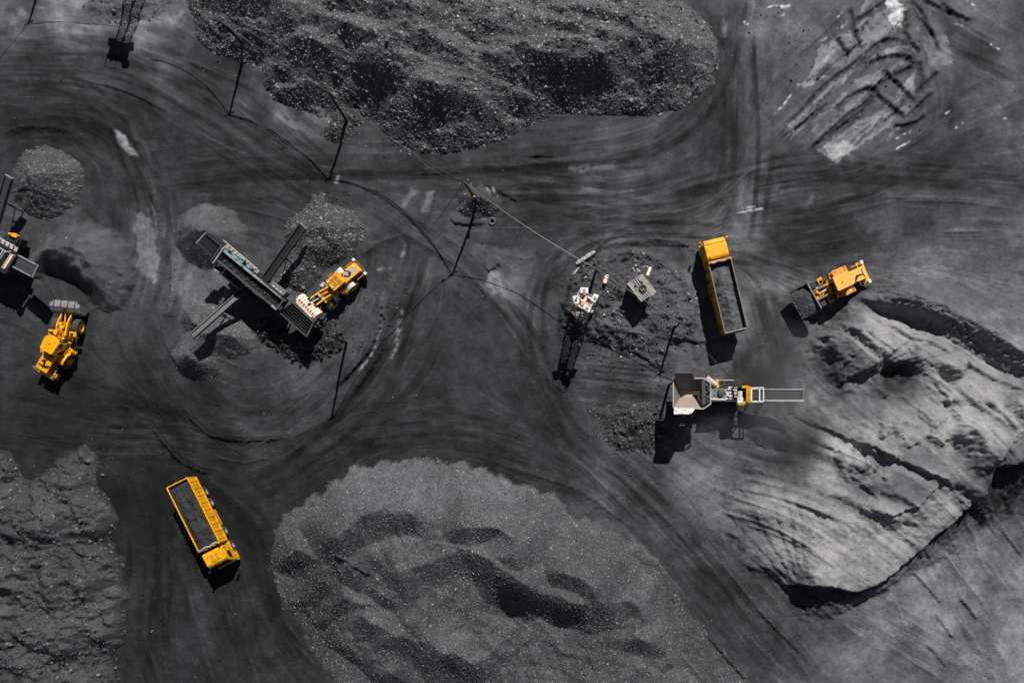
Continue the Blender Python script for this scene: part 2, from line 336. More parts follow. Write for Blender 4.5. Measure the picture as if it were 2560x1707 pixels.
for i in range(190):                                              # long smears dragged along the dozing direction
    x, y = rz.uniform(1950, 2330), rz.uniform(-10, 390)
    if polysd(ZP, np.array([[x]]), np.array([[y]]))[0, 0] < 4: continue
    a = -.80 + rz.uniform(-.16, .16); l = rz.uniform(14, 62); stroke([(x - l*math.cos(a), y - l*math.sin(a)), (x + rz.uniform(-4,4), y + rz.uniform(-4,4)), (x + l*math.cos(a), y + l*math.sin(a))], rz.choice((58, 64, 70, 118, 140, 165)), rz.uniform(1.6, 5.5), rz.uniform(.4, .9), 900 + i, .35)
    if i % 4 == 0: scarp(G, [(x - l*math.cos(a), y - l*math.sin(a)), (x + rz.uniform(-5,5), y + rz.uniform(-5,5)), (x + l*math.cos(a), y + l*math.sin(a))], (x - 300, y - 400), rz.uniform(.12, .3), rz.uniform(3, 6), 10, 3, (1.5, .4), 950 + i, smooth=False)
TRK = [((530,960),(830,650),(1010,520),(1200,360),(1330,320),(1480,360)),((700,1160),(900,1010),(1100,860),(1210,740)),((1170,690),(1300,820),(1440,930)),((1250,560),(1400,690),(1510,810)),((1000,60),(1030,190),(1050,300),(1085,390)),((900,300),(950,390),(990,460)),
 ((1420,240),(1480,350),(1550,420)),((1430,80),(1440,250)),((1470,0),(1560,120),(1600,250),(1660,300)),((1100,520),(1250,460),(1400,450),(1530,510)),((1530,470),(1560,620),(1540,720)),((1040,180),(1160,100),(1300,0)),((680,1180),(860,1010),(980,900),(1130,800),(1190,700)),
 ((880,860),(1000,760),(1120,700),(1230,690)),((1330,600),(1450,540),(1500,520)),((1500,740),(1600,640),(1700,560)),((1440,920),(1560,800),(1650,720)),((1530,160),(1640,280),(1690,420)),((1700,30),(1800,120),(1960,190)),((1560,0),(1660,60),(1800,130)),((1330,980),(1480,970),(1600,900))]
for i, p in enumerate(TRK):
    p = z4(*p); stroke(p, 52, 7.5, .9, i, .12, .05); line_add(G, p, -.15, 7)
    scarp(G, [(x - 2, y + 7) for x, y in p], (p[0][0], p[0][1] + 400), .15, 3.0, 12, 3, seed=i + 60)
    scarp(G, [(x + 2, y - 8) for x, y in p], (p[0][0], p[0][1] - 400), .16, 4.0, 12, 3, seed=i)
for i, p in enumerate([((410,900),(500,800),(580,690)),((770,340),(830,290)),((930,230),(980,160)),((1350,1080),(1500,1010)),((1730,890),(1780,860)),((1810,1000),(1890,950)),((460,50),(550,45)),((310,70),(470,40)),((440,140),(510,110)),((1310,1180),(1480,1090)),((900,150),(945,100)),((170,160),(230,200)),((1900,0),(1990,70)),((1800,180),(1880,210)),((2080,340),(2170,390)),((2230,900),(2190,930))]):
    stroke(z4(*p), 205, 2.6, .95, i, .45)

# --- road edges, windrows and scraped berms
def berm(p, ref, A=.22, w=9, L=22, jag=4, seed=0): scarp(G, p, ref, A, w, L, jag, seed=seed)
berm(D((225,270),(262,300),(300,345),(330,395),(350,440),(366,500),(372,580)), D((200,450))[0], .34, 8, 40, 3, 1)
paint(D((262,298),(285,310),(318,360),(300,358),(275,330)), 140, 4, .95, 4, 40); paint(D((312,490),(350,500),(364,560),(362,640),(352,650),(318,620)), 122, 5, .95, 6, 41); stroke(D((318,520),(322,590),(330,640)), 112, 3.5, .8, 42)
stroke(D((345,455),(360,500),(366,560)), 140, 2, .7, 43, .3)
for p, v, w in [(((880,740),(862,800),(820,860)),125,4),(((925,700),(912,780),(895,840)),118,6),(((640,690),(600,660)),90,8),(((1130,620),(1150,650),(1160,690)),130,12),(((990,440),(975,490)),105,9),(((480,530),(430,640),(420,700)),96,16),(((860,620),(905,615)),120,4),(((620,700),(660,720)),88,12),
                (((1690,490),(1760,478)),190,3),(((1700,478),(1740,474)),170,3),(((620,255),(690,300)),105,14),(((290,20),(230,60),(130,60)),110,18),(((60,20),(20,60)),105,12),(((380,60),(430,30)),118,14),(((1660,90),(1670,40)),120,8),(((1790,15),(1815,18)),210,4),(((920,600),(935,560)),110,5),(((1290,380),(1340,390),(1420,375)),96,9),(((1850,480),(1880,440)),88,10),
                (((780,400),(770,425)),150,6),(((730,250),(760,280)),100,8),(((920,480),(960,430)),98,10),(((1120,640),(1140,680)),140,6)]:
    stroke(D(*p), v + 14, w, .85, int(p[0][0]), .3)
for i, (p, ref) in enumerate([(((1290,690),(1300,640),(1345,590),(1400,565),(1460,560),(1520,575)), (1450,680)), (((1270,700),(1278,640),(1320,580),(1390,548),(1470,545),(1560,560),(1620,590)), (1450,680)),
        (((870,640),(875,720),(850,800),(800,860),(760,900)), (700,700)), (((890,600),(900,690),(880,790),(840,860),(790,930)), (700,700)), (((400,590),(395,680),(380,740)), (500,650)),
        (((1130,1060),(1230,1090),(1340,1130),(1450,1210)), (1100,1200)), (((410,910),(470,990),(560,1010),(680,1000)), (600,850)), (((830,590),(870,560),(930,540)), (900,650)), (((0,310),(60,295),(150,300),(220,330)), (120,420)), (((340,970),(420,1060),(500,1090)), (600,1000))]):
    berm(D(*p), D(ref)[0], .3 + .06 * (i % 3), 8, 20, 4, 20 + i); berm([(x + 9, y - 7) for x, y in D(*p)], D(ref)[0], .16, 5, 12, 3, 60 + i)
rs = random.Random(5)
for i in range(170):                                             # single scratches and blade marks that follow the traffic
    x, y = rs.uniform(0, 2560), rs.uniform(0, 1707); n = rs.randint(14, 46); p = [(x, y)]; sg = rs.choice((-1, 1)); pd = None
    for k in range(n):
        ii, jj = int((p[-1][0] - X0) / Q), int((p[-1][1] - Y0) / Q)
        if not (0 <= ii < NX and 0 <= jj < NY): break
        d = np.array([DXF[jj, ii], DYF[jj, ii]]) * sg
        if pd is not None and d @ pd < 0: d = -d
        pd = d; p.append((p[-1][0] + d[0] * 6, p[-1][1] + d[1] * 6))
    if len(p) < 8: continue
    q = p[::4] + [p[-1]]
    A = rs.uniform(.05, .15); scarp(G, q, (q[0][0] + rs.choice((-500, 500)), q[0][1] - rs.choice((300, -500))), A, rs.uniform(2.5, 5), 7, 1.5, seed=i, smooth=False)
    if rs.random() < .3: stroke(q, rs.uniform(75, 105), rs.uniform(1.5, 4), .35, i, .4)

# --- tyre prints: pairs of lugged bands along the traffic
def treads(pts, off=22, wd=8.5, A=.035, pitch=6.6, amt=.12, seed=0):
    c = spline(pts, 6); sl = win(c, off + wd + 6); X, Y = GX[sl], GY[sl]
    if X.size == 0: return
    d, s, sd, T = polyd(c, X, Y); u = d * sd
    e = sstep(0, 60, s) * sstep(0, 60, T - s) * np.clip(.45 + .9 * fbm(X, Y, 70, 2, 210 + seed), 0, 1)
    for o in (-off, off):
        v = np.abs(u - o); m = sstep(wd, wd - 3, v) * e
        G[sl] += (m * (-.02 + A * np.sin(2 * math.pi * (s - .9 * v) / pitch))).astype(np.float32)
        G[sl] += (.03 * np.exp(-((v - wd - 2) / 2.2) ** 2) * e).astype(np.float32)
        GREY[sl] *= 1 - amt * m
TL = []
for k, st in enumerate(FLOW):
    p = np.array(st)
    for j in range(3):
        TL.append([(x + rs.uniform(-6, 6) + (j - 1) * 46 * rs.uniform(.6, 1.3), y + rs.uniform(-6, 6) + (j - 1) * 40 * rs.uniform(.6, 1.3)) for x, y in p])
for k, p in enumerate(TL): treads(p, 21 + (k % 4), 8 + (k % 3), .05 + .014 * (k % 3), 6.4 + .6 * (k % 3), .10, k)
for k, p in enumerate([D((1700,590),(1760,610),(1850,640)),D((1690,640),(1780,660),(1830,660)),D((1700,690),(1760,690),(1790,680)),D((1745,640),(1735,720),(1760,800),(1775,850)),D((1770,560),(1850,540),(1960,520)),D((1800,570),(1880,560),(1990,530)),D((1780,520),(1860,520)),D((1960,690),(2100,730),(2250,830)),D((2060,860),(2130,960),(2180,1050)),D((1990,690),(2140,770),(2300,880))]):
    treads(p, 18, 10, .065, 7.5, .14, 200 + k)

paint(D((1760,530),(1850,490),(1960,510),(2010,540),(1960,580),(1880,610),(1800,600)), 38, 26, .75, 18, 811); paint(D((1780,690),(1840,660),(1880,720),(1860,800),(1800,830),(1760,760)), 48, 22, .6, 14, 812); paint(D((300,1130),(400,1090),(480,1080),(470,1120),(390,1180),(330,1260),(290,1230)), 26, 26, .7, 16, 813)
# --- the tower mound, gullies and cracks round it
z6p = lambda *p: Z(1340, 600, 3.4075, *p)
PAD = z6p((235,800),(225,600),(240,470),(300,300),(390,200),(500,140),(700,95),(840,80),(1000,110),(1150,180),(1300,330),(1400,520),(1400,700),(1330,830),(1180,900),(1080,1100),(900,1010),(620,900),(390,810))
psd = polysd(PAD, GX, GY) + 7 * fbm(GX, GY, 26, 3, 881); G += ((.75 * sstep(0, 22, psd) * (1 - sstep(760, 900, GY)) + .75 * sstep(-20, 90, psd) * sstep(760, 900, GY)) + .28 * (1 - .7 * sstep(760, 860, GY)) * np.exp(-((psd - 14) / 14) ** 2) + .22 * sstep(-5, 20, psd) * fbm(GX, GY, 30, 5, 883, .62)).astype(np.float32)
paint(PAD, 82, 10, .55, 9, 885)
G += (.7 * np.exp(-(((GX - D((1440,735))[0][0]) / 150) ** 2 + ((GY - D((1440,700))[0][1]) / 105) ** 2) ** 1.5) * (1 + .30 * fbm(GX, GY, 40, 5, 61, .6))).astype(np.float32)
z6 = lambda *p: Z(1340, 600, 3.4075, *p)
scarp(G, z6((380,790),(440,825),(560,850),(640,900),(760,900),(850,945),(910,990),(985,1050),(1090,1110)), (1600, 780), .22, 7, 30, 9, seed=3)
scarp(G, z6((1110,900),(1150,855),(1230,840),(1360,860),(1480,900)), (1720, 800), .3, 8, 30, 8, seed=4)
scarp(G, z6((480,740),(540,780),(640,800),(760,880)), (1560, 760), .25, 6, 22, 6, seed=6)
scarp(G, z6((240,480),(225,600),(225,790)), (1480, 780), .35, 7, 24, 6, seed=7)
scarp(G, z6((500,150),(640,145),(760,120),(840,75)), (1600, 560), .4, 9, 30, 6, seed=8)
for y0 in (1050, 1090, 1195, 1290, 1360):
    scarp(G, z6((280, y0), (500, y0 + 10), (800, y0 + 40), (1060, y0 + 50)), (1500, 1300), .13, 4, 10, 2, seed=y0)
for p, v in [(z6((340,210),(400,150),(480,110),(500,120),(420,180),(350,230)),120),(z6((900,840),(930,880),(980,890)),130),(z6((560,1370),(640,1350),(900,1360)),70)]: paint(p, v, 3, .8, 3, int(v))
paint(Z(1340,600,3.4075,(1180,900),(1300,900),(1360,1100),(1180,1120)), 100, 8, .6, 8, 77)
# --- small spoil ridges beside the digging at the pole
zc = lambda *p: Z(1000, 380, 4.126, *p)
paint(zc((290,430),(350,400),(320,560),(280,650),(220,640)), 104, 4, .8, 4, 50); scarp(G, zc((350,390),(330,560),(290,690)), (1000, 520), .3, 6, 14, 4, seed=51)
for p in [((880,1220),(960,1230),(990,1340),(1060,1400),(980,1470),(910,1390))]: paint(zc(*p), 150, 4, .7, 7, 52)
scarp(G, zc((890,1230),(980,1170),(1060,1150)), (1240, 600), .3, 5, 14, 5, seed=53)
scarp(G, zc((490,670),(600,735),(760,745),(900,720)), (1190, 500), .3, 6, 30, 4, seed=54); scarp(G, zc((1000,400),(1090,440),(1230,520)), (1300, 430), .22, 5, 12, 4, seed=55)
scarp(G, zc((1320,50),(1480,45),(1610,70)), (1380, 300), .25, 5, 16, 3, seed=56); scarp(G, zc((1340,100),(1500,90),(1640,85)), (1380, 600), .2, 4, 14, 3, seed=57)
# --- blade cuts fanning out below the stockpile cliff
z7 = lambda *p: Z(1760, 1100, 2.584, *p)
for k, p in enumerate([((1190,970),(1230,1030),(1280,1150),(1330,1300),(1350,1400)),((1330,830),(1400,900),(1480,990),(1540,1060)),((1540,700),(1600,800),(1700,930),(1830,1090)),((1480,1100),(1560,1210),(1620,1290)),((1630,1150),(1700,1230),(1750,1280)),((1640,1000),(1700,1070),(1770,1170)),((1350,1400),(1420,1450),(1500,1520)),((1900,550),(2000,680),(2067,760)),((900,1180),(960,1230),(1030,1270)),((1580,1470),(1480,1360),(1430,1310)),((1740,640),(1800,800),(1880,900)),
     ((0,1220),(60,1300),(180,1440),(300,1568)),((200,1180),(400,1380),(600,1568)),((330,1070),(450,1200),(650,1400)),((100,760),(200,900),(330,1050))]):
    scarp(G, z7(*p), z7((p[0][0] + (900 if k % 2 else -900), 900))[0], .2 + .04 * (k % 3), 5, 16, 2.5, seed=70 + k)
for k in range(7): treads(z7((1750 + k*22, 900 - k * 6), (1830 + k * 8, 940), (1880, 1000 + k * 8)), 0, 9, .05, 7, .1, 300 + k)
# ================================================================== COAL PILES
HT = np.zeros((NY, NX), np.float32)                              # pile height above ground, all piles together
PILES = []
def new_pile(name, label, outline, slope, hmax, k=.35, rag=6, grey=52, seed=1, cat='coal pile', group=None, rel=.12, relscale=46, dmin=None):
    sl = win(outline, 30); X, Y = GX[sl], GY[sl]
    sd = polysd(outline, X, Y) + rag * 1.3 * fbm(X, Y, max(rag * 4, 8), 3, seed * 7)
    d = sd / S * slope
    h = -k * np.log(np.exp(-np.clip(d, -30, 30) / k) + math.exp(-hmax / k))
    H = np.full((NY, NX), -1.0, np.float32); H[sl] = np.maximum(h, -1)
    return dict(name=name, label=label, sl=sl, sd=sd, H=H, grey=grey, seed=seed, cat=cat, group=group, F=np.zeros((NY, NX), np.float32), rel=rel, relscale=relscale)
def slump(h, deg, it=60):                                        # loose coal slides until no slope is steeper than its angle of repose
    T = math.tan(math.radians(deg)) * Q / S; h = h.astype(np.float64).copy()
    for k in range(it):
        d = h[1:] - h[:-1]; e = np.sign(d) * np.maximum(np.abs(d) - T, 0) * .24; h[:-1] += e; h[1:] -= e
        d = h[:, 1:] - h[:, :-1]; e = np.sign(d) * np.maximum(np.abs(d) - T, 0) * .24; h[:, :-1] += e; h[:, 1:] -= e
        d = h[1:, 1:] - h[:-1, :-1]; e = np.sign(d) * np.maximum(np.abs(d) - T * 1.414, 0) * .12; h[:-1, :-1] += e; h[1:, 1:] -= e
        d = h[1:, :-1] - h[:-1, 1:]; e = np.sign(d) * np.maximum(np.abs(d) - T * 1.414, 0) * .12; h[:-1, 1:] += e; h[1:, :-1] -= e
    return h
def finish_pile(p, relief=True, relax=36, it=60):
    sl = p['sl']; X, Y = GX[sl], GY[sl]; m = sstep(0, 34, p['sd'])
    h = p['H'][sl] + p['F'][sl] * m
    if relief: h = h + p['rel'] * m * fbm(X, Y, p['relscale'], 4, p['seed'] * 3 + 1)
    if relax: h = slump(h, relax, it)
    h = np.where(p['sd'] > 0, np.maximum(h, .02), np.minimum(p['H'][sl], 0))
    p['h'] = h; HT[sl] = np.maximum(HT[sl], np.maximum(h, 0)); PILES.append(p); return p
def ell(cx, cy, a, b, rot=0, n=22, jag=.07, seed=0):
    r = random.Random(seed); o = []
    for i in range(n):
        t = 2 * math.pi * i / n; q = 1 + r.uniform(-jag, jag); x, y = a * q * math.cos(t), b * q * math.sin(t)
        o.append((cx + x * math.cos(rot) - y * math.sin(rot), cy + x * math.sin(rot) + y * math.cos(rot)))
    return o

# ---- 1 great lump-coal stockpile along the top edge
top_out = [(430,-60),(452,-20),(471,15),(486,75),(510,119),(545,136),(600,150),(648,168),(656,215),(698,256),(737,276),(796,291),(850,276),(888,270),(936,307),(981,363),(1030,380),(1076,387),(1124,385),(1197,373),(1285,339),(1357,300),(1400,284),(1452,288),(1540,292),(1624,292),(1708,268),(1755,238),(1779,208),(1797,160),(1797,119),(1782,80),(1761,48),(1720,15),(1696,-10),(1650,-70),(1500,-190),(1000,-240),(600,-200)]
P1 = new_pile('coal_stockpile', 'huge stockpile of black lump coal cut off by the top edge', top_out, .70, 3.6, .5, 7, 76, 1, rel=.16, relscale=60)
zt = lambda *p: Z(440, 0, 1.68, *p)
F = P1['F']; up = (1000, -900)
for pts, A, w, L in [(((560,60),(640,95),(720,130),(800,165),(900,190),(1000,205)),.8,42,60),(((900,120),(1000,145),(1100,190),(1180,230),(1250,245)),.8,38,60),(((830,55),(930,60),(1030,75),(1120,72)),.6,32,50),
        (((780,310),(830,285),(920,270),(980,285),(1020,310)),1.1,62,70),(((1440,290),(1520,265),(1640,268),(1780,262),(1870,290)),1.1,60,80),(((1790,240),(1870,205),(1960,170)),.6,26,50),(((560,230),(640,215),(700,240)),.6,50,50),
        (((1000,330),(1060,370),(1130,410),(1190,440)),.7,36,50),(((1190,400),(1240,415),(1300,400)),.35,20,30),(((1230,110),(1320,120),(1400,100)),.5,28,50),(((400,60),(470,90),(530,110)),.7,40,40),(((1150,60),(1250,75),(1350,60)),.4,25,40),
        (((1500,140),(1600,120),(1720,130)),.35,30,60),(((860,430),(960,410),(1080,440),(1150,480)),.5,40,60),(((640,30),(740,40),(830,20)),.5,30,50),(((1850,90),(1950,60),(2060,70)),.4,26,50),(((2000,230),(2080,200),(2170,180)),.5,30,50),(((500,190),(560,170),(640,170)),.5,30,40),
        (((1280,230),(1350,250),(1440,230)),.4,26,40),(((1560,60),(1660,50),(1760,70)),.4,26,40),(((1000,20),(1130,30),(1230,12)),.4,26,40)]:
    scarp(F, zt(*pts), up, A * 1.15, w * 1.0, L, 7, seed=int(pts[0][0]), zl=2.6)
def folds(a, b, sc, seed, ax=1.0, ay=2.4, sh=.45):                 # long slumped ridges, steep side away from the sun
    n = fbm(GX * ax + GY * sh + 14 * fbm(GX, GY, 60, 2, seed + 3), GY * ay - GX * sh * .6 + 22 * fbm(GX, GY, 80, 2, seed + 7), sc, 2, seed)
    return (a * n + b * fbm(GX, GY, 150, 2, seed + 11)).astype(np.float32)
def turned(a, sc, seed, ang, ay=2.4):                              # long humps that run along one direction
    x, y = GX - 1180, GY - 1400; u = x * math.cos(ang) + y * math.sin(ang); v = -x * math.sin(ang) + y * math.cos(ang)
    return (a * fbm(u + 18 * fbm(GX, GY, 90, 2, seed + 1), v * ay + 30 * fbm(GX, GY, 110, 2, seed + 2), sc, 3, seed, .4)).astype(np.float32)
F += folds(.16, .35, 130, 91) + turned(.42, 120, 95, .22, 3.0)
finish_pile(P1, relax=36, it=90)
# satellite heap by the second pole
finish_pile(new_pile('coal_heap', 'small heap of lump coal at a pole foot just below the huge stockpile', Z(400,0,3.357,(1450,950),(1530,880),(1620,900),(1720,980),(1700,1040),(1640,1060),(1600,1150),(1540,1215),(1440,1195),(1370,1150),(1395,1060)), .6, 1.2, .3, 4, 54, 2, cat='coal heap', rel=.08, relscale=20))
# ---- 2 grit stockpile bottom centre
g_out = [(1023,1143),(960,1150),(895,1166),(840,1196),(793,1233),(745,1265),(706,1294),(684,1325),(676,1355),(673,1390),(678,1430),(692,1472),(710,1512),(757,1566),(775,1612),(810,1665),(846,1712),(880,1800),(1300,1900),(1750,1900),(1960,1860),(1900,1740),(1836,1660),(1780,1595),(1727,1532),(1700,1490),(1676,1450),(1625,1380),(1558,1338),(1500,1312),(1446,1287),(1380,1236),(1278,1195),(1210,1172),(1150,1155),(1085,1145)]
P2 = new_pile('grit_stockpile', 'broad stockpile of fine grey coal grit cut off by the bottom edge', g_out, .66, 4.2, .6, 11, 86, 3, rel=.09, relscale=60)
zg = lambda *p: Z(640, 1100, 1.96, *p)
F = P2['F']; up = (1100, 300)
for pts, A, w, L in [(((300,548),(360,480),(420,430),(500,375),(600,330),(700,312),(800,310),(930,320)),1.0,44,110),(((930,380),(1000,388),(1080,395),(1140,402),(1200,410),(1260,435),(1320,460),(1440,522)),.95,30,90),(((1140,480),(1155,550),(1175,595),(1230,635),(1290,650),(1340,655),(1400,625)),.75,30,45),
        (((1400,570),(1450,585),(1520,610),(1600,640),(1700,680),(1790,715)),.75,28,60),(((1180,760),(1240,735),(1350,728),(1430,735),(1500,745),(1560,765),(1640,775),(1750,762)),.75,36,70),(((660,690),(740,640),(820,600),(900,565),(1000,520),(1130,440)),.55,40,40),(((880,1075),(930,1035),(980,1020),(1020,1050),(1060,1085),(1150,1150)),.6,30,60),(((1700,850),(1760,800),(1830,760),(1870,735)),.5,24,40),(((640,800),(690,740),(800,700)),.3,30,40),
        (((1450,790),(1540,800),(1620,830)),.4,28,40),(((1200,700),(1130,740)),.4,16,30),(((420,640),(520,590),(640,520)),.35,50,40),(((1180,500),(1240,520),(1300,560),(1360,545)),.3,14,20)]:
    scarp(F, zg(*pts), up, A * 3.0, w * 1.7, L * 1.7, 2.5, seed=int(pts[0][0]) + 1, zl=2.0)
for pts, A, w, L, ref in [(((460,800),(520,840),(600,885),(690,925),(780,960),(820,1010),(850,1060),(900,1110),(960,1170)),.7,34,60,(1200,1500)),(((100,665),(130,610),(180,555),(270,505)),.6,26,50,(500,1100)),(((120,760),(170,820),(240,880),(330,960)),.8,46,70,(1200,1350)),(((280,930),(370,1000),(460,1060),(600,1130),(760,1170)),.9,46,70,(1200,1350)),
        (((1850,740),(1870,790),(1890,830),(1950,845)),.6,20,35,(1750,1300)),(((1820,940),(1880,960),(1960,1010)),.55,26,40,(1750,1400)),(((1940,950),(2000,1030),(2060,1130)),.4,26,40,(1750,1400)),(((1100,940),(1170,1000),(1230,1080)),.25,14,30,(1500,1500)),(((1590,800),(1630,860),(1640,940)),.3,20,40,(1700,1400)),(((480,720),(450,760),(470,830)),.4,20,40,(1100,1450)),(((2030,780),(2100,830),(2140,900)),.35,14,30,(1800,1400))]:
    scarp(F, zg(*pts), ref, A * 2.1, w * 1.6, L * 1.6, 2.5, seed=int(pts[0][1]) + 2, zl=1.8)
for k in range(9):
    x = 1000 + k * 70; scarp(F, zg((x, 930 + (k % 3) * 25), (x + 60, 1010), (x + 90 + 10 * (k % 2), 1100), (x + 150, 1180)), zg((x + 900, 900))[0], .13, 10, 22, 3, seed=400 + k, zl=1.8)
for k in range(7):
    x = 470 + k * 65; scarp(F, zg((x, 640 - k * 18), (x + 60, 575 - k * 20), (x + 130, 500 - k * 14)), zg((x - 400, 200))[0], .14, 12, 22, 3, seed=430 + k, zl=1.8)
mixw = sstep(1040, 1300, GX + .3 * (GY - 1400))
F += turned(.55, 210, 191, -.62) * (1 - mixw) + turned(.55, 210, 197, .33) * mixw + .08 * fbm(GX, GY, 45, 3, 193)
F -= (.21 * np.clip((GY - 1235 - .16 * np.abs(GX - 1050)) / S, 0, 13)).astype(np.float32)      # pushed up from the far side, sinking towards the camera
finish_pile(P2, relax=33, it=170)
# ---- 3 rubble bank bottom left
r_out = [(-260,1080),(-60,1110),(20,1135),(52,1160),(62,1190),(95,1178),(125,1140),(170,1130),(205,1128),(230,1150),(255,1190),(270,1225),(296,1262),(312,1300),(288,1345),(318,1400),(296,1440),(322,1490),(290,1530),(312,1585),(284,1640),(316,1700),(310,1800),(200,1950),(-260,1950)]
P3 = new_pile('rubble_bank', 'low bank of dark broken rock and coal rubble filling the bottom left corner', r_out, .5, 1.7, .5, 30, 62, 4, cat='rubble bank', rel=.75, relscale=85)
F = P3['F']; zr = lambda *p: Z(0, 1100, 2.583, *p)
for pts, A, w, L in [(((60,580),(180,600),(260,620),(340,600),(420,590)),.7,28,50),(((260,500),(330,480),(410,560)),.5,20,30),(((300,800),(340,870),(390,950),(300,1000)),.6,24,40),(((120,1130),(200,1260),(300,1300),(420,1330),(530,1330)),.7,26,50),(((440,580),(600,590),(740,570)),.4,24,50),(((480,930),(600,900),(760,860)),.4,24,50),(((0,1380),(140,1400),(280,1370)),.5,30,50),(((560,1140),(680,1090),(780,1060)),.35,20,40),(((380,180),(450,140),(560,80)),.35,14,30),(((620,510),(720,480),(800,460)),.3,12,30),(((700,1400),(770,1370),(820,1350)),.35,14,30),(((0,520),(70,590),(160,600)),.4,24,40)]:
    scarp(F, zr(*pts), (200, 200), A, w, L, 8, seed=int(pts[0][0]) + 9, zl=1)
F += (.36 * fbm(GX, GY * 1.5, 32, 5, 291, .62)).astype(np.float32)
finish_pile(P3, relax=44)
# ---- 4 conical heap on the left, 5 dug-out fines below it
P4 = new_pile('coal_cone', 'round cone of glinting small coal near the left edge', ell(117, 457, 94, 90, 0, 24, .05, 4),   .72, 3.1, .3, 4, 70, 5, cat='coal heap', rel=.06, relscale=26); finish_pile(P4, relax=39)
P5 = new_pile('dug_coal_pile', 'low smooth fine coal pile with a dug-out face before the grey loader bucket', [(40,705),(70,640),(110,590),(160,560),(220,548),(285,570),(325,610),(338,670),(335,720),(315,765),(280,785),(235,770),(215,740),(190,715),(160,700),(125,690),(90,700)],   .72, 3.9, .5, 6, 76, 6, rel=.12, relscale=36)
z3 = lambda *p: Z(0, 400, 4.704, *p)
scarp(P5['F'], z3((430,1290),(560,1245),(700,1265),(830,1250),(950,1350),(1080,1450),(1230,1540)), (250, 560), .8, 26, 50, 4, seed=4, zl=1); scarp(P5['F'], z3((560,1150),(680,1100),(740,1095),(830,1140),(920,1190)), (160, 560), .4, 13, 18, 4, seed=5, zl=1); scarp(P5['F'], z3((860,1270),(960,1270),(1030,1300)), (210, 600), .3, 10, 14, 3, seed=6, zl=1)
scarp(P5['F'], z3((640,940),(820,900),(1000,940),(1100,1000)), (200, 800), .22, 22, 40, 3, seed=8, zl=1)
finish_pile(P5, relax=40)
# ---- 6..9 the four heaps round the screening plant
zs = lambda *p: Z(400, 480, 2.613, *p)
finish_pile(new_pile('fine_coal_heap', 'dark heap of fine coal under the upper left end of the screening plant', ell(528, 592, 92, 84, .3, 22, .06, 6), .80, 3.4, .3, 4, 74, 7, cat='coal heap', rel=.05, relscale=30))
P7 = new_pile('lump_coal_heap', 'glinting heap of lump coal beside the loader with the cream bucket', zs((820,190),(930,120),(1000,20),(1060,0),(1100,70),(1200,100),(1290,160),(1340,230),(1310,330),(1260,400),(1180,450),(1090,500),(1020,600),(960,680),(860,640),(780,560),(840,440),(870,380),(800,300)), .7, 2.8, .4, 5, 70, 8, cat='coal heap', rel=.07, relscale=24)
scarp(P7['F'], zs((900,330),(980,360),(1080,370),(1150,345),(1210,330)), (800, 500), .7, 44, 40, 4, seed=3, zl=2); scarp(P7['F'], zs((990,250),(1060,235),(1110,255)), (810, 500), .35, 14, 14, 3, seed=4, zl=2); finish_pile(P7)
P8 = new_pile('small_coal_heap', 'two-humped heap of small coal under the lower side conveyor of the screening plant', zs((130,830),(160,745),(260,710),(340,740),(440,800),(560,830),(640,950),(620,1030),(540,1080),(420,1100),(400,1190),(300,1235),(190,1230),(110,1170),(70,1060),(110,1000),(150,920)), .80, 3.0, .35, 5, 82, 9, cat='coal heap', rel=.07, relscale=22)
scarp(P8['F'], zs((90,1090),(160,1100),(260,1120),(330,1110)), (490, 700), .6, 34, 40, 3, seed=3, zl=1); scarp(P8['F'], zs((140,850),(200,840),(280,870)), (490, 700), .4, 20, 20, 3, seed=4, zl=1); scarp(P8['F'], zs((380,930),(450,900),(540,950)), (560, 700), .4, 24, 30, 3, seed=4, zl=1); finish_pile(P8, relax=39)
P9 = new_pile('feed_heap', 'bed of big coal boulders around the feed hopper of the screening plant', zs((610,840),(700,810),(800,860),(950,950),(1050,860),(1130,830),(1200,920),(1210,1000),(1150,1060),(1040,1100),(960,1130),(880,1120),(800,1060),(740,1010),(650,980),(615,920)), .5, .8, .3, 5, 40, 10, cat='coal heap', rel=.12, relscale=18); finish_pile(P9)
# ---- 10 mound at the pole, 11 rubble by the hopper, 12 heap under the crusher conveyor
P10 = new_pile('pole_mound', 'small mound of coal and earth with a leaning pole standing in it', zc((590,480),(640,400),(740,350),(850,340),(960,380),(1010,430),(1040,520),(1050,590),(1000,650),(900,680),(780,700),(680,690),(600,620)), .9, 2.3, .3, 5, 60, 11, cat='earth mound', rel=.1, relscale=16); finish_pile(P10, relax=42)
P11 = new_pile('rubble_heap', 'scattered heap of broken coal lying left of the crusher hopper', Z(1300,880,5.6,(900,750),(1150,770),(1400,690),(1700,690),(2000,690),(2060,900),(1960,1100),(1920,1330),(1820,1400),(1560,1380),(1380,1430),(1240,1330),(1160,1200),(1180,1060),(1140,960),(1000,860)), .3, .75, .3, 5, 52, 12, cat='coal heap', rel=.16, relscale=20); 
scarp(P11['F'], Z(1300,880,5.6,(1300,870),(1400,830),(1500,840),(1600,870),(1650,900)), (1570, 900), .5, 12, 20, 4, seed=3); scarp(P11['F'], Z(1300,880,5.6,(1500,1060),(1640,1000),(1750,960),(1880,960)), (1600, 950), .5, 16, 20, 4, seed=5); finish_pile(P11)
zh = lambda *p: Z(1620, 880, 5.113, *p)
P12 = new_pile('discharge_heap', 'soft dark heap of coal dust building up under the crusher conveyor', zh((1230,1040),(1300,900),(1380,780),(1530,770),(1680,880),(1850,960),(1930,1100),(1900,1250),(1760,1360),(1600,1310),(1400,1200)), .55, 1.9, .4, 4, 68, 13, cat='coal heap', rel=.05, relscale=30)
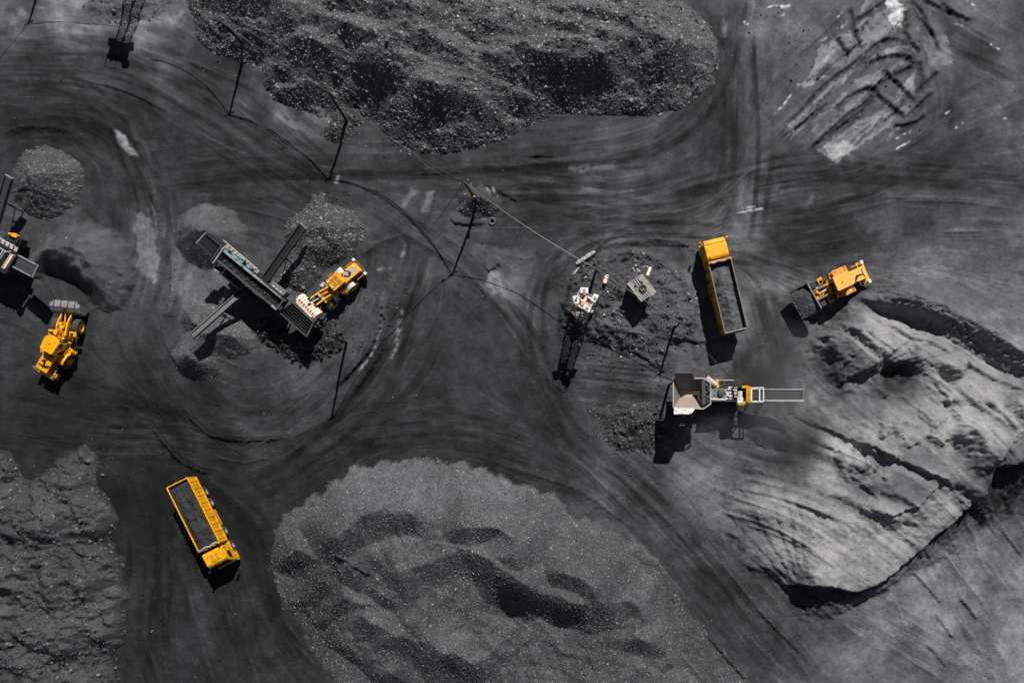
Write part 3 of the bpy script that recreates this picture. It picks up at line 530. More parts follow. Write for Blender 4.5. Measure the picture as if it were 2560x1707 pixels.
scarp(P12['F'], zh((1560,790),(1640,860),(1720,920),(1850,960)), (1980, 1010), .35, 26, 40, 3, seed=3, zl=1.5); finish_pile(P12)
finish_pile(new_pile('rubble_patch', 'low patch of glinting broken rock at the top edge beside the tower shadow', Z(0,0,3.357,(760,-60),(690,40),(720,110),(800,170),(900,200),(1000,190),(1130,190),(1250,170),(1400,90),(1470,20),(1480,-80)), .3, .7, .3, 8, 84, 15, cat='rubble patch', rel=.3, relscale=28))
# ---- 13 the big bulldozed fines stockpile on the right
z5 = lambda *p: Z(1760, 680, 2.8, *p)
s_out = [(2130,715),(2190,685),(2330,660),(2500,700),(2780,760),(2850,1000),(2850,1330),(2600,1325),(2530,1335),(2470,1360),(2418,1390),(2370,1405),(2320,1425),(2265,1448),(2215,1490),(2165,1505),(2131,1530),(2089,1557),(2011,1566),(1965,1548),(1945,1515),(1905,1470),(1857,1429),(1826,1395),(1800,1340),(1790,1270),(1800,1220),(1850,1180),(1895,1130),(1930,1080),(1960,1020),(1975,960),(2000,900),(2030,830),(2070,790)]
P13 = new_pile('fines_stockpile', 'wide bulldozed stockpile of pale coal dust with ruts and a ragged cliff', s_out, .16, 1.5, .6, 5, 122, 14, rel=.05, relscale=60)
F = P13['F']
scarp(F, z7((2900,-60),(2300,40),(2067,95),(2030,115),(1960,140),(1900,150),(1830,165),(1770,172),(1748,240),(1725,330),(1690,400),(1650,440),(1560,540),(1500,580),(1450,612),(1380,690),(1290,770),(1200,850),(1150,890),(1100,920),(1000,965),(940,970),(880,955),(820,940),(700,925),(600,935),(540,990)), (2200, 1200), 2.7, 92, 200, 5, (2.4, .46), 5, .06, zl=1.6)
for pts, ref, A, w, L, j, st in [
    (((1100,60),(1200,110),(1290,160),(1400,190),(1500,235),(1590,270),(1650,310),(1730,350),(1860,420),(1950,450),(2050,540),(2150,600),(2240,640),(2450,740)), (2500,650), 1.7, 40, 140, 3, None),
    (((1000,150),(1100,180),(1250,235),(1400,270),(1560,330),(1680,400)), (2300,700), .35, 9, 40, 2, None), (((830,330),(880,390),(930,430),(1000,500),(1060,555),(1160,640),(1190,720)), (2400,900), 1.3, 78, 90, 3, None),
    (((890,365),(960,390),(1050,440),(1130,510),(1200,560),(1310,610)), (2400,700), .55, 16, 40, 3, None), (((980,410),(1080,420),(1160,435)), (2200,700), .2, 6, 16, 2, None), (((1400,592),(1470,610),(1560,640),(1680,668),(1800,728)), (2400,700), .75, 30, 60, 3, None),
    (((1620,740),(1560,780),(1600,830),(1640,900),(1645,945)), (2500,950), .9, 22, 70, 5, (4,.5)), (((1030,1185),(1100,1215),(1115,1270),(1090,1340),(1000,1350),(900,1355)), (2080,1130), .8, 34, 50, 4, None), (((1740,1035),(1770,1110),(1810,1190),(1870,1270),(1940,1345)), (2540,1050), 1.0, 46, 60, 4, None),
    (((2030,865),(2080,930),(2130,990),(2190,1060),(2260,1120)), (2600,900), .9, 26, 60, 3, None), (((1440,960),(1480,985),(1520,1030),(1580,1090)), (2400,900), .4, 10, 26, 5, (3,.5)), (((1280,1090),(1330,1140),(1370,1190),(1400,1240)), (2400,1000), .5, 12, 30, 5, (3,.5)), (((1500,1140),(1560,1170),(1590,1215)), (2400,1000), .5, 10, 26, 5, (3,.5)), (((1190,1130),(1230,1160)), (2300,1000), .4, 8, 20, 4, None),
    (((1380,1010),(1340,1060),(1290,1085),(1200,1095)), (2150,1000), .5, 12, 30, 5, (3,.5)), (((1050,1190),(1150,1240),(1250,1270),(1330,1300)), (2200,1000), .4, 16, 40, 5, None), (((1660,980),(1720,1020),(1700,1100),(1660,1180)), (2450,1000), .3, 10, 24, 3, None),
    (((1750,610),(1900,700),(2080,800),(2200,860)), (2500,800), .25, 8, 22, 2, None), (((1620,430),(1800,540),(1980,640),(2120,760)), (2500,700), .2, 7, 18, 2, None), (((1240,350),(1400,440),(1560,500),(1700,590)), (2400,700), .2, 7, 20, 2, None), (((1870,880),(1990,1010),(2060,1120)), (2600,900), .2, 7, 18, 2, None), (((1660,760),(1800,900),(1900,980),(2060,1130)), (2600,900), .22, 8, 20, 2, None), (((1860,1080),(1930,1180),(2000,1250)), (2600,1000), .2, 7, 18, 2, None),
    (((850,480),(920,560),(1000,640)), (2300,800), .25, 20, 30, 4, None), (((900,640),(960,720),(1050,850)), (2300,800), .3, 24, 30, 5, None), (((1190,660),(1210,740),(1250,820),(1290,870)), (2100,1000), .35, 14, 30, 3, None)]:
    scarp(F, z5(*pts), ref, A * (1.65 if st is None else .95), w * (1.25 if st is None else 1.5), L, j, st and (2.4, .66), int(pts[0][0]), zl=1.6)
for pts, ref, A, w, L, j, st in [(((880,220),(930,240),(1000,275),(1060,297)), (2200,1150), .6, 22, 40, 4, (3,.5)), (((990,410),(1050,445),(1110,465),(1180,462),(1230,435),(1300,412),(1350,375),(1400,320),(1440,280),(1480,245),(1545,232)), (2200,1180), 1.3, 32, 60, 5, (5,.6)), (((1140,290),(1190,320),(1240,365),(1300,390)), (2250,1150), .5, 18, 30, 5, None),
    (((850,590),(1000,660)), (2200,1100), .12, 8, 20, 2, None), (((600,830),(680,850),(760,905),(840,940)), (2050,1300), .5, 40, 40, 3, None), (((190,775),(260,810),(360,830),(470,820),(530,780)), (1890,1340), .45, 40, 40, 3, None), (((1250,560),(1350,600),(1440,600)), (2300,1280), .25, 10, 20, 3, None), (((1060,480),(1250,510),(1450,540),(1540,500)), (2300,1250), .2, 10, 24, 3, None)]:
    scarp(F, z7(*pts), ref, A * .85, w * (1 if st is None else 1.7), L, j, st and (2.4, .62), int(pts[0][0]) + 5, zl=1.4)
for k in range(15):                                              # blade windrows sweeping down towards the cliff
    x, y = 110 + k * 62, 400 - k * 14 + (k % 4) * 16
    scarp(F, z7((x, y), (x + 180, y + 75 + (k % 3) * 10), (x + 360, y + 170), (x + 520 - (k % 4) * 40, y + 290)), z7((x + 900, y - 300))[0], .15 + .05 * (k % 4), 15 + k % 6, 34, 2.5, None, 500 + k, zl=1.2)
for k in range(6): scarp(F, z7((60 + 10 * k, 300 + 34 * k), (170, 285 + 38 * k), (330, 330 + 42 * k), (470, 420 + 40 * k)), (2000, 1000), .17, 14, 24, 3, seed=530 + k, zl=.8)
def pit(c, r, dep, sx=1.0, sy=1.0):
    x, y = gp(*c, 1.5); q = np.sqrt(((GX - x) / sx) ** 2 + ((GY - y) / sy) ** 2); F[:] = F - (dep * np.clip(1 - (q / r) ** 2, 0, 1) ** 1.3).astype(np.float32)
pit(z5((1335,745))[0], 46, 1.5, 1.1, 1.0); pit(z7((330,640))[0], 62, .3, 1.0, 1.0); pit(z5((1150,890))[0], 30, .3, 1.5, .8)
F -= (.7 * np.exp(-(((GX - 1985) / 60) ** 2 + ((GY - 1130) / 50) ** 2))).astype(np.float32)
F += np.clip(.55 + .9 * fbm(GX, GY, 150, 2, 611), 0, 1.3) * (.012 * streak_w + .085 * lane + .004 * streak)
rid = lic(fbm(GX, GY, 46, 2, 621).astype(np.float32), 60, 1.7); rid /= rid.std()
F += (.11 * (.8 - np.abs(rid)).clip(-.9, .8) * np.clip(.75 + .7 * fbm(GX, GY, 170, 2, 617), .1, 1.3)).astype(np.float32)
F += folds(.05, .26, 190, 613, .9, 1.2, -.5)
F += (.028 * fbm(GX, GY, 11, 3, 631, .6)).astype(np.float32)
rj = random.Random(31); cnt = 0
while cnt < 22:                                                  # small slips and blade nicks with a sharp lip
    x, y = rj.uniform(1860, 2560), rj.uniform(800, 1480)
    if polysd(s_out, np.array([[x]]), np.array([[y]]))[0, 0] < 40: continue
    q = [(x, y)]; d0 = None
    for k in range(rj.randint(5, 16)):
        ii, jj = int((q[-1][0] - X0) / Q), int((q[-1][1] - Y0) / Q); d_ = np.array([DXF[jj, ii], DYF[jj, ii]])
        if d_[0] < 0: d_ = -d_
        q.append((q[-1][0] + d_[0] * 7 + rj.uniform(-2, 2), q[-1][1] + d_[1] * 7 + rj.uniform(-2, 2)))
    scarp(F, q[::2], (x + 400, y - 500), rj.uniform(.14, .38), rj.uniform(6, 16), rj.uniform(12, 30), 3.5, (1.6, .55), cnt + 700, smooth=False, zl=1.4); cnt += 1
scarp(F, z7((2900,-60),(2300,40),(2067,95),(1960,140),(1900,150),(1830,165),(1770,172),(1735,260),(1700,360),(1650,440)), (2200, 1000), 1.5, 150, 260, 5, None, 55, .1, zl=1.6)
finish_pile(P13, relax=76)

# ------------------------------------------------------------------ albedo of the piles and meshes
LIFTC = lambda: None
gl_y = np.zeros((NY, NX), np.float32)
def world_xyz(sl, z): return np.stack([(GX[sl] - NAD[0]) / S, -(GY[sl] - NAD[1]) / S, z], -1)
coalM = coal_mat('loose_coal', 7.5, .9, (.9, .36), .8, .07)
dustM = coal_mat('coal_dust_ground', 11.0, .45, (.97, .5), .30, .03)
fineM = coal_mat('fine_coal', 13.0, .8, (.95, .42), .5, .04)
def pile_tone(p):
    sl = p['sl']; X, Y = GX[sl], GY[sl]
    g = p['grey'] * (1 + .16 * fbm(X, Y, 120, 4, p['seed'] * 5) + .08 * fbm(X, Y, 14, 3, p['seed'] * 5 + 1))
    if p['name'] == 'grit_stockpile': g = g * (1 - .4 * np.exp(-(((X - 760) / 110) ** 2 + ((Y - 1560) / 150) ** 2))) * (1 - .18 * sstep(1230, 1420, Y + .15 * np.abs(X - 1100)))   # shade of the left flank and the sunken interior painted into the tone
    if p['name'] == 'fines_stockpile':
        g = g * np.clip(1 + .03 * streak[sl] + .03 * streak_w[sl] + .03 * lane[sl], .6, 1.4)
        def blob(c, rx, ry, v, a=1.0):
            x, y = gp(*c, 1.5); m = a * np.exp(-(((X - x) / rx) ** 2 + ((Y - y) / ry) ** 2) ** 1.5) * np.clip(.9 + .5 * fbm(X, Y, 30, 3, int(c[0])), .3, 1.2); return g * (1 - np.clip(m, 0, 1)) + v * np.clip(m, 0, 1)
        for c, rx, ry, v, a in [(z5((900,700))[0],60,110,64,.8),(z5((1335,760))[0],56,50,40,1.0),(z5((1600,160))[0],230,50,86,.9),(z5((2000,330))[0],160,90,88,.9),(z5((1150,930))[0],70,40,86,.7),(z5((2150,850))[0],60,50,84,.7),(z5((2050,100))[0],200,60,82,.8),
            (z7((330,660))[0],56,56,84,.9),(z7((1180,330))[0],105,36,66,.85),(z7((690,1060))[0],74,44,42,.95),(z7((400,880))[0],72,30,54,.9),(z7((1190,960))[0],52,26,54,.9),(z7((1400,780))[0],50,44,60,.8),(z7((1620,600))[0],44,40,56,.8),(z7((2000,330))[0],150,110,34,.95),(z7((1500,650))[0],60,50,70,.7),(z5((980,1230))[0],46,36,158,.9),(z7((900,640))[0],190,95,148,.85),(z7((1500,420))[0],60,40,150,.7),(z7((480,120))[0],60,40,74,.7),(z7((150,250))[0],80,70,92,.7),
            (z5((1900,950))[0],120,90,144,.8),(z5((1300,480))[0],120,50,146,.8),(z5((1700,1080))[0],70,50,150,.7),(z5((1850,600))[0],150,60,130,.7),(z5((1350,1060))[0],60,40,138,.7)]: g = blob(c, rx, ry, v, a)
    if p['name'] == 'fines_stockpile':                            # damp coal laid bare under the broken edge, its tone also thickening the lip's shadow
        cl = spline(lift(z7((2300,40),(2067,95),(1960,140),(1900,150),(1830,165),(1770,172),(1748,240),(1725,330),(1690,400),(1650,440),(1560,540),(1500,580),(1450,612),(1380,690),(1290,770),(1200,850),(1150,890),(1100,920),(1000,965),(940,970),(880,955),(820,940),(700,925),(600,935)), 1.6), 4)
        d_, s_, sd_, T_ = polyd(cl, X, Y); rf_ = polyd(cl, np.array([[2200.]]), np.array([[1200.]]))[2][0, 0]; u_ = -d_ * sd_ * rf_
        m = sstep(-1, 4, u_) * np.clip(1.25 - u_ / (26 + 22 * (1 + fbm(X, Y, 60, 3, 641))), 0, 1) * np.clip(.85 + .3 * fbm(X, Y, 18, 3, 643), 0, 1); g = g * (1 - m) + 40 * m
    fd = dict(fines_stockpile=85, grit_stockpile=9, dug_coal_pile=26, discharge_heap=20, rubble_bank=26, fine_coal_heap=10).get(p['name'], 6)
    m = sstep(0, fd, p['sd'] + .3 * fd * fbm(X, Y, 20, 3, 777)); g = GREY[sl] * (1 - m) + g * m       # thin dusting at the toe
    return s2l(np.clip(g, 14, 230)) 
def warmth(v): h = np.clip((v - .13) / .12, 0, 1); return np.stack([v * (.985 + .025 * h), v, v * (1.05 - .065 * h)], -1)
LUMPS = {  # template, spacing m, size m (half), spread, (middle albedo, spread)
 'coal_stockpile': (ROCK_M, .165, .108, .45, (.115, .62)), 'coal_heap': (ROCK_M, .19, .115, .38, (.08, .7)), 'grit_stockpile': (ROCK_S, .118, .072, .38, (.098, .64)), 'coal_cone': (ROCK_M, .145, .088, .35, (.085, .65)),
 'dug_coal_pile': (ROCK_S, .30, .045, .5, (.07, .5)), 'fine_coal_heap': (ROCK_S, .14, .055, .35, (.075, .6)), 'lump_coal_heap': (ROCK_M, .155, .105, .38, (.09, .7)), 'small_coal_heap': (ROCK_S, .12, .072, .35, (.085, .65)),
 'feed_heap': (ROCK_M, .30, .13, .5, (.03, .5)), 'pole_mound': (ROCK_M, .15, .085, .45, (.095, .75)), 'rubble_heap': (ROCK_M, .25, .10, .5, (.06, .6)), 'rubble_bank': (ROCK_M, .25, .10, .7, (.06, .6)), 'discharge_heap': (ROCK_S, .5, .04, .4, (.05, .4)), 'fines_stockpile': (ROCK_S, .26, .036, .5, (.12, .6)), 'rubble_patch': (ROCK_M, .24, .10, .5, (.09, .8))}
FLAT = dict(coal_stockpile=.55, grit_stockpile=.68, coal_cone=.5, fine_coal_heap=.4, small_coal_heap=.5, dug_coal_pile=.5)
def height_at(gx, gy):                                           # terrain height (ground + piles) at plan positions
    fx = np.clip((np.asarray(gx) - X0) / Q, 0, NX - 1.01); fy = np.clip((np.asarray(gy) - Y0) / Q, 0, NY - 1.01)
    i = fx.astype(int); j = fy.astype(int); tx = fx - i; ty = fy - j; T = GH
    return (T[j, i] * (1 - tx) + T[j, i + 1] * tx) * (1 - ty) + (T[j + 1, i] * (1 - tx) + T[j + 1, i + 1] * tx) * ty
GH = G + HT
for p in PILES:
    sl = p['sl']; h = p['h']; j0, i0 = sl[0].start, sl[1].start
    keep = h > 0
    g4 = keep[:-1, :-1] | keep[1:, :-1] | keep[:-1, 1:] | keep[1:, 1:]
    vid = np.full(h.shape, -1, np.int64); used = np.zeros(h.shape, bool)
    used[:-1, :-1] |= g4; used[1:, :-1] |= g4; used[:-1, 1:] |= g4; used[1:, 1:] |= g4
    vid[used] = np.arange(used.sum())
    z = np.where(keep, G[sl] + h, G[sl] - .06)
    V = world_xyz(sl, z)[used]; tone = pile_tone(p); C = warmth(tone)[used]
    qd = np.stack([vid[1:, :-1], vid[1:, 1:], vid[:-1, 1:], vid[:-1, :-1]], -1)[g4]
    gloss = np.full(len(V), .12 if p['name'] in ('fines_stockpile', 'discharge_heap', 'dug_coal_pile') else .35)
    rng = np.random.default_rng(p['seed'] + 100)
    tm, spc, size, spread, tr = LUMPS[p['name']]
    n = int(keep.sum() * (Q / S) ** 2 / spc ** 2)
    jj, ii = np.where(keep); pk = rng.integers(0, len(jj), n)
    den = .5 + .5 * fbm(GX[sl], GY[sl], 50, 3, p['seed'] + 55)
    if p['name'] in ('rubble_bank', 'rubble_heap', 'pole_mound', 'rubble_patch', 'dug_coal_pile', 'fines_stockpile', 'discharge_heap'):
        pk = pk[rng.random(n) < np.clip(den[jj[pk], ii[pk]] * 1.5 - .25, .05, 1)]
    n = len(pk); fx = ii[pk] + rng.uniform(-.5, .5, n); fy = jj[pk] + rng.uniform(-.5, .5, n)
    gx = X0 + Q * (fx + i0); gy = Y0 + Q * (fy + j0)
    if p['name'] == 'coal_stockpile':                            # stray lumps rolled off the toe
        m = 900; ex = rng.choice(len(jj), m); gx = np.concatenate([gx, X0 + Q * (ii[ex] + i0) + rng.normal(0, 9, m)]); gy = np.concatenate([gy, Y0 + Q * (jj[ex] + j0) + rng.normal(0, 9, m)]); n += m
    sz = size * np.exp(rng.normal(0, spread, n)); sz = np.minimum(sz, size * 2.6)
    zz = height_at(gx, gy) + sz * rng.uniform(-.3, .22, n)
    t = np.clip(tr[0] * np.exp(rng.normal(0, tr[1], n)), .01, .30)
    e_ = 5.0; nrm = np.stack([-(height_at(gx + e_, gy) - height_at(gx - e_, gy)) * S / (2 * e_), (height_at(gx, gy + e_) - height_at(gx, gy - e_)) * S / (2 * e_), np.ones(n)], 1); nrm /= np.linalg.norm(nrm, axis=1)[:, None]
    a, b, c = rocks(np.stack([(gx - NAD[0]) / S, -(gy - NAD[1]) / S, zz], 1), sz, t, tm, rng, nrm, FLAT.get(p['name'], .6))
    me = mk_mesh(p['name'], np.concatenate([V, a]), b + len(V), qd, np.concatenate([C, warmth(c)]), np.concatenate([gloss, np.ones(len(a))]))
    mm = fineM if p['name'] in ('fines_stockpile', 'discharge_heap', 'dug_coal_pile', 'fine_coal_heap') else coalM
    o = link(p['name'], me, mm); tag(o, p['label'], p['cat'], p['group'])

# ---- the ground sheet itself, running out to the horizon
def grow(a, q, n=26, r=1.32):
    lo = [a[0] - q * r ** k * 2 for k in range(1, n)]; out = np.cumsum([q * 2 * r ** k for k in range(n)])
    return np.concatenate([(a[0] - out)[::-1], a, a[-1] + out])
ex = grow(xs, Q); ey = grow(ys, Q); pw = 26
Gp = np.pad(G, pw, mode='edge'); Cp = np.pad(np.clip(GREY, 22, 225), pw, mode='edge')
EX, EY = np.meshgrid(ex, ey)
fade = np.pad(np.ones((NY, NX)), pw, mode='linear_ramp'); Gp = Gp * np.minimum(1, fade)
inn = np.pad(sstep(0, 45, np.minimum(np.minimum(np.arange(NX), NX - 1 - np.arange(NX))[None], np.minimum(np.arange(NY), NY - 1 - np.arange(NY))[:, None]).astype(float)), pw, mode='constant'); Cp = Cp * inn + (1 - inn) * 60 * (1 + .2 * fbm(EX, EY, 240, 4, 901) + .1 * fbm(EX, EY, 40, 3, 902))
V = np.stack([(EX - NAD[0]) / S, -(EY - NAD[1]) / S, Gp], -1).reshape(-1, 3)
ny, nx = EX.shape; vid = np.arange(ny * nx).reshape(ny, nx)
qd = np.stack([vid[1:, :-1], vid[1:, 1:], vid[:-1, 1:], vid[:-1, :-1]], -1).reshape(-1, 4)
lin = s2l(Cp).reshape(-1)
tintc = np.stack([lin * .98, lin * 1.0, lin * 1.06], -1); hot = np.clip((Cp.reshape(-1) - 120) / 80, 0, 1)[:, None]; tintc = tintc * (1 - hot * np.array([[-.02, .02, .07]]))
tag(link('ground', mk_mesh('ground', V, None, qd, tintc, np.full(len(V), .0)), dustM), kind='structure')

# ---- loose stones and crumbs lying about on the hard ground
rng = np.random.default_rng(3); n = 16000
gx = rng.uniform(-100, 2660, n); gy = rng.uniform(-100, 1800, n)
dd = fbm(gx, gy, 120, 3, 71) + .5 * fbm(gx, gy, 30, 2, 72); k = rng.random(n) < np.clip(dd * .9 + .05, .03, .7); gx, gy = gx[k], gy[k]
for (cx, cy, rx, ry, m) in [(1560,880,120,80,1500),(1700,860,70,45,260),(1500,900,90,40,300),(1600,1060,110,70,500),(960,760,60,60,200),(890,860,50,60,200),(250,1140,60,40,160),(1640,700,30,30,80),(640,800,80,120,250),(1080,620,260,160,200),(2180,130,160,110,420),(1930,90,120,80,200),(560,160,40,60,140),(880,330,40,30,160),(820,500,60,30,160)]:
    gx = np.concatenate([gx, rng.normal(cx, rx / 1.6, m)]); gy = np.concatenate([gy, rng.normal(cy, ry / 1.6, m)])
n = len(gx); sz = .045 * np.exp(rng.normal(0, .55, n)); sz = np.clip(sz, .02, .2)
m = 1300; pp = np.stack([rng.uniform(1400, 1760, 6000), rng.uniform(620, 930, 6000)], 1); pp = pp[(polysd(PAD, pp[:, 0], pp[:, 1]) > 2) & (fbm(pp[:, 0], pp[:, 1], 40, 3, 907) > .02)][:m]
gx = np.concatenate([gx, pp[:, 0]]); gy = np.concatenate([gy, pp[:, 1]]); sz = np.concatenate([sz, np.clip(.075 * np.exp(rng.normal(0, .5, len(pp))), .03, .26)]); n = len(gx)
t = np.where(rng.random(n) < .07, rng.uniform(.2, .5, n), rng.uniform(.025, .12, n))
a, b, c = rocks(np.stack([(gx - NAD[0]) / S, -(gy - NAD[1]) / S, height_at(gx, gy) + sz * .2], 1), sz, t, ROCK_M, rng)
tag(link('loose_stones', mk_mesh('loose_stones', a, b, None, warmth(c), np.full(len(a), .6)), coalM), 'loose stones and coal crumbs scattered over the packed yard ground', 'stones', kind='stuff')

# ---- boulders one can tell apart
BOULD = {'feed': [], 'hopper': [], 'bank': []}
bm_mats = coalM
def boulder(px, py, size, tone, cat, label, group, rng, nm):
    gx, gy = px, py; z = float(height_at(gx, gy)); tv, tf = ROCK_L[rng.integers(0, len(ROCK_L))]
    R = rots(1, rng)[0]; v = (tv * np.array([1, rng.uniform(.7, 1), rng.uniform(.6, .9)])) @ R.T * size
    me = mk_mesh(nm, v, tf, None, warmth(np.full(len(v), tone)), np.full(len(v), .85))
    o = link(nm, me, bm_mats, loc=((gx - NAD[0]) / S, -(gy - NAD[1]) / S, z + size * .28)); tag(o, label, cat, group); return o
def in_poly(poly, n, rng, mind):
    p = np.array(poly); out = []; t = 0
    while len(out) < n and t < n * 60:
        t += 1; x, y = rng.uniform(p[:, 0].min(), p[:, 0].max()), rng.uniform(p[:, 1].min(), p[:, 1].max())
        if polysd(poly, np.array([[x]]), np.array([[y]]))[0, 0] > 0 and all((x - a) ** 2 + (y - b) ** 2 > mind ** 2 for a, b in out): out.append((x, y))
    return out
rng = np.random.default_rng(21)
for x, y in in_poly(zs((615,830),(700,815),(790,860),(960,960),(1050,860),(1130,830),(1205,920),(1205,1000),(1150,1060),(1040,1095),(940,1130),(880,1130),(800,1060),(740,1010),(650,980)), 118, rng, 6.5):
    boulder(x, y, float(np.clip(rng.lognormal(-1.45, .35), .14, .48)), rng.uniform(.016, .04), 'boulder', 'black coal boulder in the bed spread around the feed hopper below the cream bucket', 'coal boulders at the feed hopper', rng, 'coal_boulder')
for x, y in in_poly(Z(1300,880,5.6,(930,760),(1130,930),(1160,1050),(1200,1250),(1400,1420),(1880,1400),(1990,1000),(2000,720),(1600,780),(1350,860),(1150,880)), 100, rng, 6.5):
    boulder(x, y, float(np.clip(rng.lognormal(-1.75, .35), .11, .36)), rng.uniform(.03, .10), 'boulder', 'grey lump of broken coal in the rubble left of the crusher hopper', 'broken lumps left of the crusher hopper', rng, 'coal_lump')
for x, y in in_poly([(5,1150),(60,1200),(130,1150),(215,1140),(260,1230),(295,1300),(300,1440),(290,1700),(5,1700)], 74, rng, 11):
    boulder(x, y, float(np.clip(rng.lognormal(-1.6, .4), .13, .5)), rng.uniform(.04, .14), 'rock', 'angular grey rock lying on the rubble bank in the bottom left corner', 'rocks on the rubble bank', rng, 'rubble_rock')
# ================================================================== MACHINES: building blocks
YEL = solid('yellow_paint', (.93, .415, .004), .5, 0, .5, (.24, .10, .01), 2.2, .25)
YEL2 = solid('faded_yellow_paint', (.95, .44, .05), .5, 0, .5, (.95, .47, .17), 1.6)
BLK = solid('black_steel', (.018, .018, .02), .5, 0, .3, (.05, .05, .05), 4)
DRK = solid('dusty_dark_steel', (.05, .052, .055), .6, 0, .4, (.02, .02, .02), 3)
GRY = solid('worn_grey_steel', (.24, .24, .24), .5, 0, .35, (.07, .07, .07), 3)
PALE = solid('pale_worn_steel', (.62, .58, .54), .5, 0, .3, (.22, .18, .15), 4)
CREAM = solid('cream_worn_plate', (.92, .70, .50), .5, 0, .3, (.75, .38, .14), 2.4)
TEAL = solid('dusty_teal_paint', (.27, .34, .35), .55, 0, .8, (.06, .07, .07), 2.5)
RUST = solid('rusty_plate', (.40, .25, .15), .75, 0, .55, (.20, .18, .16), 1.6, streak=True)
RUSTW = solid('rusty_white_paint', (.80, .62, .46), .6, 0, .6, (.55, .24, .06), 3.0)
WHT = solid('white_paint', (.85, .83, .80), .45, 0, .2, (.4, .36, .3), 3)
TYRE = solid('dusty_rubber', (.045, .046, .048), .85, 0, .4, (.11, .11, .11), 3)
GLASS = solid('dark_glass', (.012, .018, .022), .08, 0, .1, (.05, .05, .05), 2, 1.0)
CHROME = solid('bright_steel', (.7, .7, .7), .25, .9, .1)
TAN = solid('rust_dusted_grating', (.42, .34, .28), .7, 0, .5, (.12, .10, .09), 5)
WOOD = solid('weathered_wood', (.44, .42, .40), .85, 0, .6, (.14, .12, .10), 5)
POLE = solid('tarred_pole', (.022, .021, .02), .8, 0, .2)
WIRE = solid('cable_sheath', (.03, .03, .03), .7, 0, .2)
PWIRE = solid('grey_wire', (.13, .13, .13), .6, 0, .2)
SILV = solid('grey_panel', (.34, .34, .35), .45, 0, .35, (.55, .42, .3), 4)

